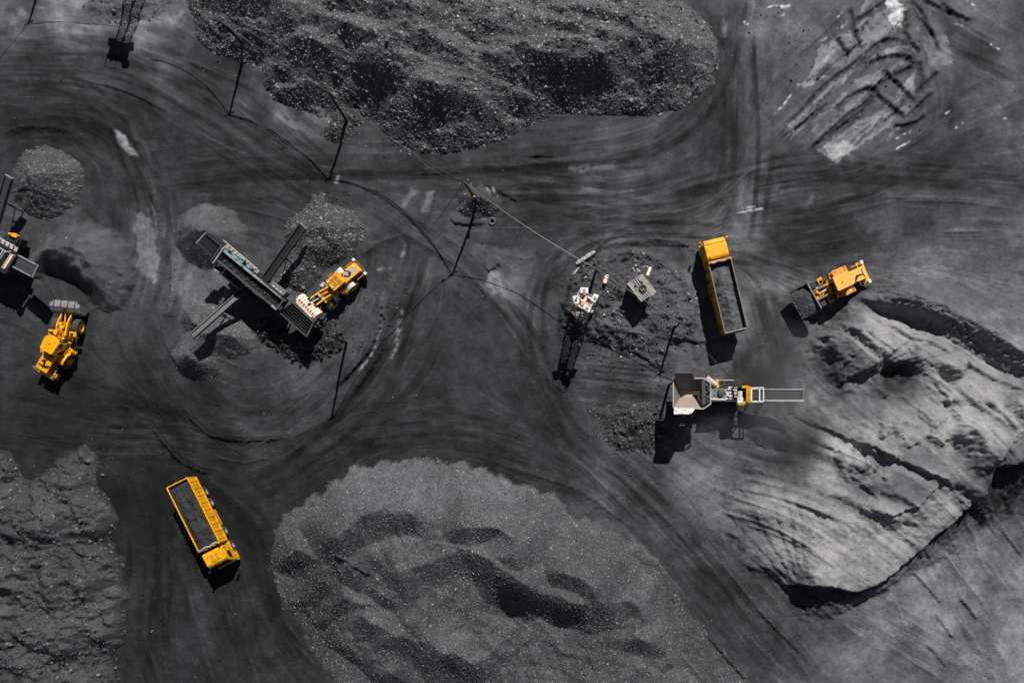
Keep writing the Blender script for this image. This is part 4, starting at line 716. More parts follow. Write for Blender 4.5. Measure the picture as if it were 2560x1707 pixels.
class MB:
    def __init__(s): s.v = []; s.f = []; s.M = Matrix()
    def add(s, vs, fs):
        o = len(s.v); s.v += [tuple(s.M @ Vector(p)) for p in vs]; s.f += [tuple(i + o for i in f) for f in fs]; return s
    def hexa(s, p): return s.add(p, [(3,2,1,0),(4,5,6,7),(0,1,5,4),(1,2,6,5),(2,3,7,6),(3,0,4,7)])
    def box(s, x0, x1, y0, y1, z0, z1, tx=0, ty=0):             # tx, ty: top inset
        return s.hexa([(x0,y0,z0),(x1,y0,z0),(x1,y1,z0),(x0,y1,z0),(x0+tx,y0+ty,z1),(x1-tx,y0+ty,z1),(x1-tx,y1-ty,z1),(x0+tx,y1-ty,z1)])
    def prism(s, poly, a, b, axis='y'):                          # polygon swept along an axis
        n = len(poly); m = {'y': lambda p, t: (p[0], t, p[1]), 'z': lambda p, t: (p[0], p[1], t), 'x': lambda p, t: (t, p[0], p[1])}[axis]
        return s.add([m(p, a) for p in poly] + [m(p, b) for p in poly], [tuple(range(n))[::-1], tuple(range(n, 2 * n))] + [(i, (i+1) % n, n + (i+1) % n, n + i) for i in range(n)])
    def taper(s, poly, z0, poly2, z1):
        n = len(poly); return s.add([(*p, z0) for p in poly] + [(*p, z1) for p in poly2], [tuple(range(n))[::-1], tuple(range(n, 2*n))] + [(i, (i+1) % n, n + (i+1) % n, n + i) for i in range(n)])
    def tube(s, a, b, r, n=8, r2=None):
        a, b = Vector(a), Vector(b); d = (b - a).normalized(); u = d.orthogonal().normalized(); w = d.cross(u); r2 = r if r2 is None else r2
        vs = [a + (u * math.cos(t) + w * math.sin(t)) * r for t in [2*math.pi*i/n for i in range(n)]] + [b + (u * math.cos(t) + w * math.sin(t)) * r2 for t in [2*math.pi*i/n for i in range(n)]]
        return s.add(vs, [tuple(range(n))[::-1], tuple(range(n, 2*n))] + [(i, (i+1) % n, n + (i+1) % n, n + i) for i in range(n)])
    def path(s, pts, r, n=6):
        pts = [Vector(p) for p in pts]; vs = []; fs = []; u = None
        for i, p in enumerate(pts):
            d = (pts[min(i+1, len(pts)-1)] - pts[max(i-1, 0)]).normalized()
            u = d.orthogonal().normalized() if u is None else (u - d * u.dot(d)).normalized(); w = d.cross(u)
            vs += [p + (u * math.cos(2*math.pi*k/n) + w * math.sin(2*math.pi*k/n)) * r for k in range(n)]
        for i in range(len(pts) - 1):
            for k in range(n): fs.append((i*n+k, i*n+(k+1) % n, (i+1)*n+(k+1) % n, (i+1)*n+k))
        fs += [tuple(range(n))[::-1], tuple(range((len(pts)-1)*n, len(pts)*n))]
        return s.add(vs, fs)
    def lathe(s, prof, c, n=28, axis='y', mod=None):             # profile of (radius, offset along axis)
        vs = []; fs = []; m = len(prof)
        for i in range(n):
            t = 2 * math.pi * i / n
            for j, (r, o) in enumerate(prof):
                if mod: r = r + mod(i, j)
                a, b = r * math.cos(t), r * math.sin(t)
                vs.append((c[0] + a, c[1] + o, c[2] + b) if axis == 'y' else (c[0] + a, c[1] + b, c[2] + o) if axis == 'z' else (c[0] + o, c[1] + a, c[2] + b))
        for i in range(n):
            for j in range(m - 1): fs.append((i*m+j, i*m+j+1, ((i+1) % n)*m+j+1, ((i+1) % n)*m+j))
        return s.add(vs, fs)
    def quadplate(s, p, t):                                      # thin slab under four corner points
        p = [Vector(q) for q in p]; nrm = (p[1]-p[0]).cross(p[3]-p[0]).normalized() * t
        return s.hexa([q - nrm for q in p] + p)
    def bar(s, a, b, w, h, up=(0, 0, 1)):                        # square bar between two points
        a, b = Vector(a), Vector(b); d = (b - a).normalized(); sd = d.cross(Vector(up))
        if sd.length < 1e-4: sd = d.orthogonal()
        sd = sd.normalized() * w / 2; u = sd.cross(d).normalized() * h / 2
        return s.hexa([a - sd - u, a + sd - u, a + sd + u, a - sd + u, b - sd - u, b + sd - u, b + sd + u, b - sd + u])
    def build(s, name, m, parent=None, origin=(0, 0, 0), bevel=0, smooth=False, label=None):
        me = bpy.data.meshes.new(name); o = Vector(origin)
        me.from_pydata([tuple(Vector(p) - o) for p in s.v], [], s.f)
        bm = bmesh.new(); bm.from_mesh(me)
        if bevel:
            bmesh.ops.bevel(bm, geom=[e for e in bm.edges if len(e.link_faces) == 2 and e.calc_face_angle(0) > .5], offset=bevel, segments=2, affect='EDGES', profile=.6, clamp_overlap=True)
        bmesh.ops.recalc_face_normals(bm, faces=bm.faces[:]); bm.to_mesh(me); bm.free()
        if smooth:
            for p in me.polygons: p.use_smooth = True
        me.materials.append(m); ob = bpy.data.objects.new(name, me); COL.objects.link(ob)
        if parent: ob.parent = parent
        if label: ob['label'] = label
        return ob
def root(name, loc, rz, label, cat, group=None):
    e = bpy.data.objects.new(name, None); COL.objects.link(e); e.location = loc; e.rotation_euler = (0, 0, rz); e.empty_display_size = .5
    return tag(e, label, cat, group)
def ground_z(x, y): return float(height_at(x * S + NAD[0], -y * S + NAD[1]))
def heading(a, b): return math.atan2(-(b[1] - a[1]), b[0] - a[0])  # plan direction -> world angle

def wheel(parent, c, r, wd, M=Matrix(), lug=True, rim=YEL, out=1, n=40):
    t = MB(); t.M = M; h = wd / 2
    def mod(i, j): return (-.045 * r / .8 if lug and 1 < j < 8 and (i + (j > 4) * 1) % 2 else 0)
    t.lathe([(r*.52,-h*.9),(r*.80,-h),(r*.95,-h*.93),(r,-h*.7),(r,-h*.15),(r,h*.15),(r,h*.7),(r*.95,h*.93),(r*.80,h),(r*.52,h*.9)], c, n, mod=mod)
    o = t.build('wheel', TYRE, parent)
    q = MB(); q.M = M; q.lathe([(.01,h*.5*out),(r*.2,h*.5*out),(r*.22,h*.35*out),(r*.40,h*.3*out),(r*.48,h*.86*out),(r*.55,h*.92*out),(r*.55,-h*.9*out),(.01,-h*.8*out)], c, 24)
    q.build('rim', rim, o); return o

# ------------------------------------------------------------------ wheel loader
def loader(loc, yaw, label, art=0.0, sc=1.0, arm=(2.7, 1.1), pitch=0.0, bmat=GRY, hood=YEL, roofstyle='plain', extras=()):
    r = root('wheel_loader', loc, yaw, label, 'wheel loader'); Sx = Matrix.Scale(sc, 4); FR = Sx @ Matrix.Rotation(art, 4, 'Z')
    def mb(front=False): m = MB(); m.M = FR if front else Sx; return m
    # rear frame
    mb().box(-3.7, -.15, -.45, .45, .55, 1.15).box(-1.9, -1.4, -1.0, 1.0, .6, .95).build('rear_frame', BLK, r)
    h = mb(); h.prism([(-3.75,1.0),(-3.78,1.75),(-3.55,2.12),(-1.45,2.3),(-1.45,1.05)], -.64, .64); hd = h.build('engine_hood', hood, r, bevel=.05)
    for y0, y1 in ((.642, .66), (-.66, -.642)):
        g = mb()
        for k in range(6): g.box(-3.5 + .3*k, -3.28 + .3*k, y0, y1, 1.25, 1.9)
        g.build('hood_vent', BLK, hd)
    if 'panel' in extras:
        pn = mb(); pn.M = Sx; pn.hexa([(-3.35,-.36,2.1),(-1.75,-.36,2.24),(-1.75,.36,2.24),(-3.35,.36,2.1),(-3.35,-.36,2.165),(-1.75,-.36,2.30),(-1.75,.36,2.30),(-3.35,.36,2.165)]); pn.build('hood_panel', SILV, hd)
    if 'slot' in extras:
        mb().box(-3.3,-3.2,-.45,.45,2.14,2.2).build('hood_slot', BLK, hd); mb().tube((-3.24,-.4,2.22),(-3.24,.4,2.22),.03).build('hood_handle', PALE, hd)
    ex = mb(); ex.path([(-2.55,.05,2.15),(-2.55,.05,2.62),(-2.5,.0,2.78),(-2.34,-.22,2.84),(-2.2,-.42,2.82)] if 'bentpipe' in extras else [(-2.5,.1,2.15),(-2.5,.1,2.75),(-2.58,.12,2.9),(-2.85,.16,2.98)], .085, 10); ex.tube((-2.5,.1,2.2),(-2.5,.1,2.5),.13,10); ex.build('exhaust_pipe', BLK, r, smooth=True)
    if 'bar' in extras: mb().box(-3.05,-2.97,-.5,.5,2.2,2.27).box(-3.3,-2.7,-.02,.03,2.16,2.24).build('hood_bar', BLK, hd)
    mb().tube((-1.75,-.35,2.2),(-1.75,-.35,2.55),.09,10).build('air_intake', BLK, r)
    cw = mb(); cw.prism([(-4.05,-.8),(-4.05,.8),(-3.85,1.2),(-3.3,1.2),(-3.3,-1.2),(-3.85,-1.2)], .7, 1.25, 'z'); cw.build('counterweight', DRK if 'panel' in extras else hood, r, bevel=.05)
    for y in (-1.05, 1.05):
        mb().box(-3.98,-3.62,y-.2,y+.2,1.25,1.62,.03,.03).build('rear_lamp', WHT if 'panel' in extras or 'slot' in extras else CHROME, r, bevel=.03)
        mb().bar((-3.5,y*.95,1.5),(-2.6,y*.98,1.5),.06,.06).bar((-3.5,y*.95,1.5),(-3.5,y*.95,1.1),.06,.06).build('grab_rail', hood, r)
        # fenders over the rear tyres, steps and rails
        f = mb(); pts = [(-1.62+ .98*math.cos(t), .82+.98*math.sin(t)) for t in [math.radians(a) for a in range(15, 121, 15)]]; inn = [(-1.62+.92*math.cos(t), .82+.92*math.sin(t)) for t in [math.radians(a) for a in range(120, 14, -15)]]
        f.prism(pts + inn, y*1.30 if y < 0 else y*.62, y*.62 if y < 0 else y*1.30); f.build('fender', PALE if 'panel' in extras else hood, r)
        st = mb(); st.box(-.95,-.25,min(y*.7,y*1.25),max(y*.7,y*1.25),1.28,1.36)
        for z in (.5, .85): st.box(-.8,-.4,min(y*.95,y*1.28),max(y*.95,y*1.28),z,z+.05)
        st.bar((-.8,y*1.2,.5),(-.8,y*1.2,1.3),.05,.05).bar((-.4,y*1.2,.5),(-.4,y*1.2,1.3),.05,.05); st.build('access_steps', hood, r)
        rl = mb(); rl.path([(-.3,y*1.24,1.35),(-.3,y*1.24,2.3),(-1.0,y*1.24,2.3),(-1.0,y*1.24,1.35)], .025); rl.path([(-.3,y*1.24,1.8),(-1.0,y*1.24,1.8)], .02); rl.build('handrail', hood, r)
        if 'wide' in extras:
            wp = mb(); wp.box(-1.7,-.55,min(y*.6,y*1.36),max(y*.6,y*1.36),1.62,1.72)
            for k in range(3): wp.bar((-1.72-.12*k,y*.66,1.8+.02*k),(-1.72-.12*k,y*1.36,1.8+.02*k),.05,.05)
            wp.build('side_platform', solid('dusty_red_yellow', (.86,.34,.06), .55, 0, .6, (.75,.22,.09), 3), r)
    # cab
    c = mb(); c.taper([(-1.42,-.72),(.02,-.72),(.2,-.45),(.2,.45),(.02,.72),(-1.42,.72)], 1.25, [(-1.4,-.68),(-.1,-.68),(.02,-.42),(.02,.42),(-.1,.68),(-1.4,.68)], 2.95); cb = c.build('cab', GLASS, r)
    pl = mb()
    for x, y in ((-1.42,-.72),(-1.42,.72),(-.7,-.73),(-.7,.73),(.03,-.71),(.03,.71)): pl.bar((x, y, 1.25),(x*.97-.02 if x < 0 else -.09, y*.955, 2.95), .09, .09)
    pl.box(-1.46,.24,-.76,.76,1.18,1.45); pl.build('cab_frame', YEL if hood is YEL else hood, r)
    rf = mb()
    if roofstyle == 'curved':
        o = [(-1.5,-.62),(-1.35,-.76),(-.1,-.82),(.22,-.55),(.3,0),(.22,.55),(-.1,.82),(-1.35,.76),(-1.5,.62)]
    else: o = [(-1.55,-.76),(.12,-.80),(.22,-.7),(.22,.7),(.12,.80),(-1.55,.76)]
    rf.taper(o, 2.95, [(x*.96-.02, y*.94) for x, y in o], 3.16); rfo = rf.build('cab_roof', hood, r, bevel=.03)
    if roofstyle == 'panes':
        q = mb()
        for x in (-1.2, -.62):
            for y in (-.52, .06): q.box(x, x+.48, y, y+.46, 3.1, 3.19)
        q.build('roof_panel', solid('brown_tinted_panel', (.40, .17, .03), .4, 0, .2), rfo)
        for y in (-.42, .42): mb().lathe([(.01,.22),(.07,.2),(.08,.0)], (-.05, y, 3.17), 10, 'z').build('beacon', WHT, rfo)
    else: mb().lathe([(.01,.16),(.06,.14),(.07,.0)], (-.55, .05, 3.16), 10, 'z').build('beacon', hood, rfo)
    for y in (-1, 1):
        m = mb(); m.path([(.0,.72*y,2.5),(.25,1.0*y,2.55),(.25,1.15*y,2.5)], .025); m.box(.2,.28,min(1.02*y,1.3*y),max(1.02*y,1.3*y),2.2,2.62); m.build('mirror', BLK, r)
    for y in (-1.08, 1.08): wheel(r, (-1.62, y, .82), .82, .62, Sx, True, YEL, 1 if y > 0 else -1)
    # front frame turns about the centre joint
    for y in (-1.08, 1.08): wheel(r, (1.62, y, .82), .82, .62, FR, True, YEL, 1 if y > 0 else -1)
    ff = mb(True); ff.box(.1,2.0,-.42,.42,.5,1.2).box(1.4,1.85,-1.0,1.0,.6,.95); ff.prism([(.25,1.2),(.25,1.9),(.55,2.15),(.95,2.0),(1.5,1.2)], -.5, -.36); ff.prism([(.25,1.2),(.25,1.9),(.55,2.15),(.95,2.0),(1.5,1.2)], .36, .5); ff.box(.15,.4,-.4,.4,1.1,1.75); ff.build('front_frame', YEL, r)
    for y in (-1, 1):
        f = mb(True); f.box(.55,1.05,min(.72*y,1.42*y),max(.72*y,1.42*y),1.66,1.76); f.hexa([(.42,min(.72*y,1.42*y),1.25),(.5,min(.72*y,1.42*y),1.25),(.5,max(.72*y,1.42*y),1.25),(.42,max(.72*y,1.42*y),1.25),(.5,min(.72*y,1.42*y),1.7),(.6,min(.72*y,1.42*y),1.7),(.6,max(.72*y,1.42*y),1.7),(.5,max(.72*y,1.42*y),1.7)])
        f.build('front_fender', YEL if 'panel' not in extras else SILV, r); mb(True).box(.62,.86,1.02*y-.14,1.02*y+.14,1.76,2.0,.03,.03).build('headlight', WHT if 'panel' in extras else BLK, r)
    hx, hz = arm; px_, pz = .6, 1.92                             # bucket hinge and arm pivot
    for y in (-1, 1):
        a = mb(True); dx, dz = hx - px_, hz - pz; L = math.hypot(dx, dz); ux, uz = dx/L, dz/L; nx_, nz_ = -uz, ux
        def P(t, o): return (px_ + ux*t*L + nx_*o, pz + uz*t*L + nz_*o)
        poly = [P(-.04,-.1), P(.35,-.02), P(.62,-.02), P(.97,-.14), P(1.03,0), P(.97,.12), P(.62,.34), P(.35,.32), P(-.04,.12)]
        a.prism(poly, .50*y - .07, .50*y + .07); a.build('boom_arm', YEL if 'steel' not in extras else GRY, r, bevel=.015)
        cy = mb(True); cy.tube((.75, .62*y, 1.0), P(.45, -.05)[:1] + (.62*y,) + P(.45, -.05)[1:], .08, 10); cy.build('lift_cylinder', PALE if 'steel' in extras or 'panel' in extras else BLK, r, smooth=True)
    tc = mb(True); m0 = (px_ + (hx-px_)*.52, pz + (hz-pz)*.52 + .42); tc.tube((.45, 0, 1.85), (m0[0]-.05, 0, m0[1]+.1), .095, 10); tc.tube((m0[0]-.3,0,m0[1]+.06),(m0[0]+.02,0,m0[1]+.12),.05,8); tc.build('tilt_cylinder', PALE if 'steel' in extras else YEL, r, smooth=True)
    lk = mb(True); lk.prism([(m0[0]-.1,m0[1]+.2),(m0[0]+.1,m0[1]+.18),(m0[0]+.2,m0[1]-.25),(m0[0]+.02,m0[1]-.55),(m0[0]-.12,m0[1]-.5)], -.13, .13); lk.box(m0[0]-.08,m0[0]+.1,-.43,.43,m0[1]-.3,m0[1]-.14); lk.tube((m0[0]+.05,0,m0[1]-.5),(hx+.02,0,hz+.25),.07,8); lk.build('bellcrank', PALE if 'panel' in extras else YEL, r)
    # bucket: curled shell with side plates, spill guard and wear ribs; origin at hinge
    BW = 1.5; BM = FR @ Matrix.Translation((hx, 0, hz)) @ Matrix.Rotation(pitch, 4, 'Y')
    prof = [(.34,1.18),(.02,.92),(-.02,.42),(.10,.02),(.34,-.20),(.62,-.28),(1.42,-.30)]
    b = MB(); b.M = BM; t = .05
    for (x0, z0), (x1, z1) in zip(prof[:-1], prof[1:]):
        d = Vector((x1-x0, z1-z0)).normalized(); n_ = (-d.y*t, d.x*t)
        b.hexa([(x0,-BW,z0),(x1,-BW,z1),(x1,BW,z1),(x0,BW,z0),(x0+n_[0],-BW,z0+n_[1]),(x1+n_[0],-BW,z1+n_[1]),(x1+n_[0],BW,z1+n_[1]),(x0+n_[0],BW,z0+n_[1])])
    for y in (-1, 1):
        sp = [(.34,1.18),(.02,.92),(-.02,.42),(.10,.02),(.34,-.20),(.62,-.28),(1.42,-.30),(1.30,-.05),(.75,.75)]; b.prism(sp, y*BW-.03, y*BW+.03)
    bk = b.build('bucket', BLK if 'coalbucket' in extras else bmat, r)
    if 'coalbucket' not in extras:
        rb = MB(); rb.M = BM                                     # back plate and tapered spill guard
        rb.hexa([(-.06,-BW,.40),(-.06,BW,.40),(-.02,BW,.42),(-.02,-BW,.42),(-.02,-BW,.95),(-.02,BW,.95),(.03,BW,.93),(.03,-BW,.93)])
        rb.hexa([(-.03,-BW,.93),(-.03,BW,.93),(.02,BW,.90),(.02,-BW,.90),(.50,-BW*.8,1.36),(.50,BW*.8,1.36),(.54,BW*.8,1.33),(.54,-BW*.8,1.33)]); rb.build('spill_guard', bmat, bk)
        ri = MB(); ri.M = BM; k = 7 if 'panel' in extras else 4
        for i in range(k):
            y = -BW*.72 + i * 1.44*BW/(k-1); ri.prism([(-.02,.93),(-.16,1.0),(.44,1.40),(.5,1.36)] if 'panel' not in extras else [(-.05,.93),(-.10,.97),(.2,1.2),(.26,1.14)], y-.03, y+.03)
            if 'panel' in extras: ri.prism([(-.06,.45),(-.14,.6),(-.06,.8)], y-.025, y+.025)
        for y in (-.5, .5): ri.prism([(-.05,.35),(-.28,.1),(-.25,-.1),(.1,-.05)], y-.16, y-.10); ri.prism([(-.05,.35),(-.28,.1),(-.25,-.1),(.1,-.05)], y+.10, y+.16)
        ri.box(-.22,-.04,-.12,-.06,.35,.85).box(-.22,-.04,.06,.12,.35,.85)
        ri.build('bucket_ribs', DRK if bmat is GRY else BLK, bk)
    e = MB(); e.M = BM
    for i in range(8): y = -BW + .1 + i*(2*BW-.2)/7; e.prism([(1.40,-.33),(1.40,-.24),(1.62,-.29)], y-.07, y+.07)
    e.build('bucket_teeth', DRK, bk); tl = MB(); tl.M = BM
    if 'coalbucket' in extras: tl.box(.28,.36,-BW-.02,BW+.02,1.13,1.23).build('back_rim', BLK, bk); tl = MB(); tl.M = BM; tl.tube((.24,-BW*.92,1.24),(.24,BW*.92,1.24),.035,8).build('rim_bar', PALE, bk)
    return r, BM
def mound_mesh(name, poly_fn, nx, ny, label, cat, tone, loc, rz, mat_=None, parent=None):
    """heap of coal lying in a container: poly_fn(u, v) -> (x, y, z) for u, v in 0..1"""
    V = np.array([[poly_fn(i / (nx-1), j / (ny-1)) for i in range(nx)] for j in range(ny)]).reshape(-1, 3)
    vid = np.arange(nx * ny).reshape(ny, nx); qd = np.stack([vid[:-1,:-1], vid[:-1,1:], vid[1:,1:], vid[1:,:-1]], -1).reshape(-1, 4)
    x = V[:,0]; y = V[:,1]; rng = np.random.default_rng(int(nx*7+ny)); 
    C = warmth(tone * (1 + .35 * fbm(x, y, .6, 3, nx)))
    pk = rng.integers(0, len(V), 260); sz = .035 * np.exp(rng.normal(0, .5, 260)); a, b, c = rocks(V[pk] + rng.normal(0, .03, (260, 3)) * [1, 1, .2], sz, rng.uniform(.02, .09, 260), ROCK_S, rng)
    k = (a[:,0] > V[:,0].min()) ; me = mk_mesh(name, np.concatenate([V, a]), b + len(V), qd, np.concatenate([C, warmth(c)]), np.concatenate([np.full(len(V), .1), np.ones(len(a))]))
    o = link(name, me, mat_ or fineM, loc=loc); o.rotation_euler = (0, 0, rz); return tag(o, label, cat)
# ================================================================== LOADERS AND TRUCKS
def at_plan(gx, gy, dz=0.0):
    x, y = (gx - NAD[0]) / S, -(gy - NAD[1]) / S; return Vector((x, y, ground_z(x, y) + dz))
def nz(x, y, sc, sd): return float(fbm(np.array([x]), np.array([y]), sc, 4, sd, .6)[0])
R_ = math.radians
loader(at_plan(179, 857, .0), R_(58.6), 'yellow wheel loader tipping its grey bucket by the dug-out coal pile', R_(25.6), 1.0, (2.75, 1.25), R_(48), GRY, YEL, 'curved', ('bentpipe', 'bar'))
loader(at_plan(845, 725.5, .0), R_(-139.3), 'yellow wheel loader holding its cream bucket over the screening plant hopper', R_(4), .875, (2.85, 3.3), R_(52), CREAM, YEL, 'panes', ('panel', 'bentpipe'))
lc, BM = loader(at_plan(2065, 724, .0), R_(-156.4), 'faded orange wheel loader carrying a full bucket of coal', R_(6), 1.0, (2.62, 1.35), R_(-22), BLK, YEL2, 'plain', ('slot', 'steel', 'coalbucket', 'wide'))
def bucket_heap(u, v):
    x = .12 + u * 1.42; y = -1.44 + v * 2.88; e = min(1, 4 * v, 4 * (1 - v)); zr = 1.0 - 1.02 * u
    p = BM @ Vector((x, y, zr - .12 + .42 * math.sin(math.pi * min(1, u * .9 + .1)) ** 1.2 * e * (1 + .35 * nz(u * 1.4, v * 2.9, .9, 12)) + .06 * nz(u * 1.4, v * 2.9, .25, 13))); return tuple(p)
bpy.context.view_layer.update()
mound_mesh('bucket_coal', bucket_heap, 26, 46, 'heap of dusty coal carried in the raised bucket of the orange loader', 'coal load', float(s2l(78)), lc.location, R_(-156.4))

def truck(loc, yaw, label, visor=True, hatch=False, shade=YEL, rimcol=GRY, rail=YEL):
    r = root('dump_truck', loc, yaw, label, 'dump truck', 'coal dump trucks')
    c = MB(); c.box(-3.4, 5.3, -.48, -.32, .85, 1.12).box(-3.4, 5.3, .32, .48, .85, 1.12)
    for x in (-3.2, -1.3, .5, 1.8, 3.4, 5.1): c.box(x-.08, x+.08, -.32, .32, .88, 1.08)
    for x in (-1.93, -.68, 2.57, 4.23): c.tube((x, -1.0, .55), (x, 1.0, .55), .12, 10)
    c.build('chassis', BLK, r)
    for x in (-1.93, -.68, 2.57, 4.23):
        for y in (-1, 1): wheel(r, (x, y * (.93 if x < 0 else 1.0), .54), .54, .52 if x < 0 else .34, Matrix(), False, rimcol, y, 30)
    # body: floor, two ribbed walls, front wall with canopy, tailgate
    z0, z1 = 1.28, 3.12
    MB().box(-3.55, 3.55, -1.12, 1.12, z0, z0 + .1).build('body_floor', DRK, r)
    for y in (-1, 1):
        w = MB(); w.box(-3.58, 3.58, min(y*1.10, y*1.16), max(y*1.10, y*1.16), z0, z1); w.box(-3.6, 3.6, min(y*1.12, y*1.22), max(y*1.12, y*1.22), z0 - .06, z0 + .12)
        wo = w.build('side_wall', shade if hatch else solid('grimy_shaded_yellow', (.75,.31,.01), .6, 0, 1.5, (.02,.018,.015), 1.8), r); w = MB(); w.box(-3.6, 3.6, min(y*1.09, y*1.20), max(y*1.09, y*1.20), z1, z1 + .1); w.build('top_rail', rail, wo)  # without hatch: grime, plus the wall's shade put into the paint colour
        w = MB(); w.box(-3.55, 3.5, min(y*1.085, y*1.10), max(y*1.085, y*1.10), z0 + .1, z1); w.build('wall_lining', BLK, wo)
        q = MB()
        for k in range(9): q.box(-3.25 + k * .8, -3.17 + k * .8, min(y*1.163, y*1.21), max(y*1.163, y*1.21), z0 + .12, z1)
        q.build('wall_ribs', shade, wo)
        q = MB()
        for k in range(8): q.box(-2.84 + k*.8, -2.80 + k*.8, min(y*1.162, y*1.168), max(y*1.162, y*1.168), z0 + .35, z0 + .85); q.box(-2.84 + k*.8, -2.80 + k*.8, min(y*1.162, y*1.168), max(y*1.162, y*1.168), z0 + 1.15, z0 + 1.45)
        q.build('lashing_slots', BLK, wo)
    fw = MB(); fw.box(3.5, 3.58, -1.1, 1.1, z0, z1 + .18).box(3.42, 3.64, -1.16, 1.16, z1 + .1, z1 + .22); fw.build('front_wall', shade, r)
    tp = MB(); tp.path([(3.48 + .06 * math.sin(k * 1.3), -1.05 + k * .21, z1 + .26 + .03 * math.sin(k * 2.1)) for k in range(11)], .11, 9); tp.build('rolled_tarp', solid('dusty_tarp', (.42, .37, .33), .9, 0, .5), r, smooth=True)
    tg = MB(); tg.hexa([(-3.72,-1.12,z0),(-3.66,-1.12,z0),(-3.66,1.12,z0),(-3.72,1.12,z0),(-3.66,-1.12,z1-.05),(-3.58,-1.12,z1-.05),(-3.58,1.12,z1-.05),(-3.66,1.12,z1-.05)]); tg.tube((-3.64,-1.2,z1),(-3.64,1.2,z1),.07,8)
    for k in range(4): tg.box(-3.76,-3.68,-1.0+k*.62,-.9+k*.62,z0,z1-.1)
    tg.build('tailgate', shade if hatch else GRY, r)
    for y in (-1, 1):
        mg = MB(); mg.box(-2.6, -.05, min(y*.66,y*1.2), max(y*.66,y*1.2), 1.14, 1.2); mg.build('mudguard', BLK, r)
        MB().box(-3.72,-3.62,min(y*.7,y*1.1),max(y*.7,y*1.1),.85,1.05).build('tail_light', solid('red_lens', (.35,.02,.01), .3), r)
    ft = MB(); ft.box(.35, 1.75, .62, 1.16, .62, 1.18); ft.build('fuel_tank', CHROME, r, bevel=.08)
    ft = MB(); ft.box(.3, 1.2, -1.16, -.62, .62, 1.15).tube((1.5,-.9,.62),(1.5,-.9,1.15),.2,12); ft.build('air_tanks', WHT, r, bevel=.03)
    for y in (-1.2, 1.2):
        sr = MB(); sr.bar((.15, y, .6), (.15, y, 1.0), .05, .06); sr.bar((1.85, y, .6), (1.85, y, 1.0), .05, .06)
        for z in (.7, .95): sr.bar((.1, y, z), (1.9, y, z), .04, .07)
        sr.build('side_guard', solid('orange_guard', (.8, .3, .05), .5), r)
    # cab
    cab = MB(); cab.prism([(3.92,.95),(3.92,2.95),(4.15,3.05),(5.2,3.0),(5.5,2.75),(5.72,1.75),(5.74,.95)], -1.14, 1.14); co_ = cab.build('cab', shade, r, bevel=.09)
    q = MB(); q.hexa([(5.735,-1.0,1.78),(5.745,-1.0,1.78),(5.745,1.0,1.78),(5.735,1.0,1.78),(5.50,-.96,2.72),(5.53,-.96,2.72),(5.53,.96,2.72),(5.50,.96,2.72)]); q.build('windshield', GLASS, co_)
    for y in (-1, 1):
        q = MB(); q.prism([(4.6,1.85),(4.6,2.6),(5.25,2.6),(5.5,1.85)], y*1.142, y*1.152); q.build('side_window', GLASS, co_)
        q = MB(); q.box(4.5, 5.45, min(y*1.142,y*1.149), max(y*1.142,y*1.149), 1.05, 1.08).box(4.52,4.62,min(y*1.142,y*1.18),max(y*1.142,y*1.18),1.68,1.73); q.build('door_handle', BLK, co_)
        m = MB(); m.path([(5.5,1.1*y,2.6),(5.8,1.3*y,2.65),(5.85,1.42*y,2.6)], .03); m.box(5.76,5.9,min(1.32*y,1.5*y),max(1.32*y,1.5*y),1.95,2.6); m.build('mirror', shade if not hatch else BLK, r)
        MB().box(5.75,5.85,min(.7*y,1.05*y),max(.7*y,1.05*y),.72,.92).build('headlight', CHROME, r)
        st = MB(); st.box(5.0,5.6,min(1.0*y,1.2*y),max(1.0*y,1.2*y),.45,.52).box(4.85,5.6,min(1.1*y,1.2*y),max(1.1*y,1.2*y),.52,1.05); st.prism([(3.7,.95),(3.75,1.15),(4.0,1.3),(4.5,1.3),(4.75,1.15),(4.85,.95),(4.75,.95),(4.65,1.08),(4.45,1.2),(4.05,1.2),(3.85,1.08),(3.8,.95)], min(.8*y,1.19*y), max(.8*y,1.19*y)); st.build('wheel_arch', shade, r)
    b = MB(); b.box(5.6, 5.86, -1.16, 1.16, .42, .95); b.build('bumper', shade, r, bevel=.05)
    if visor: v = MB(); v.hexa([(5.46,-1.08,2.84),(5.86,-1.04,2.66),(5.86,1.04,2.66),(5.46,1.08,2.84),(5.46,-1.08,2.89),(5.88,-1.04,2.70),(5.88,1.04,2.70),(5.46,1.08,2.89)]); v.build('sun_visor', shade, r, bevel=.015)
    else: v = MB(); v.box(5.36,5.44,-1.0,1.0,2.82,2.90); v.build('roof_seam', BLK, co_)
    if hatch:
        h = MB(); h.box(4.25,5.0,-.55,.55,3.02,3.10); ho = h.build('roof_hatch', shade, co_, bevel=.02); q = MB()
        for x in (4.36, 4.66):
            for y in (-.42, .06): q.box(x, x+.24, y, y+.36, 3.09, 3.115)
        q.build('hatch_ribs', solid('dull_ochre', (.52,.26,.02), .6, 0, .4), ho)
    a = MB(); a.tube((4.0,.85,1.1),(4.0,.85,3.1),.08,8); a.build('air_snorkel', BLK, r); MB().tube((3.74,-.6,1.2),(3.74,-.6,2.7),.1,10).build('exhaust_stack', GRY, r)
    a = MB()
    for k in range(5): a.tube((3.72,.3+k*.14,1.2),(3.72,.3+k*.14,2.2),.035,6)
    a.build('brake_hoses', PALE, r)
    return r
tA = at_plan(517, 1281); yA = heading((0,0), (77.5,155))
truck(tA, yA, 'yellow dump truck loaded with coal beside the bottom left rubble bank', False, True, YEL, GRY)
tB = at_plan(1802, 752); yB = heading((0,0), (-30,-127))
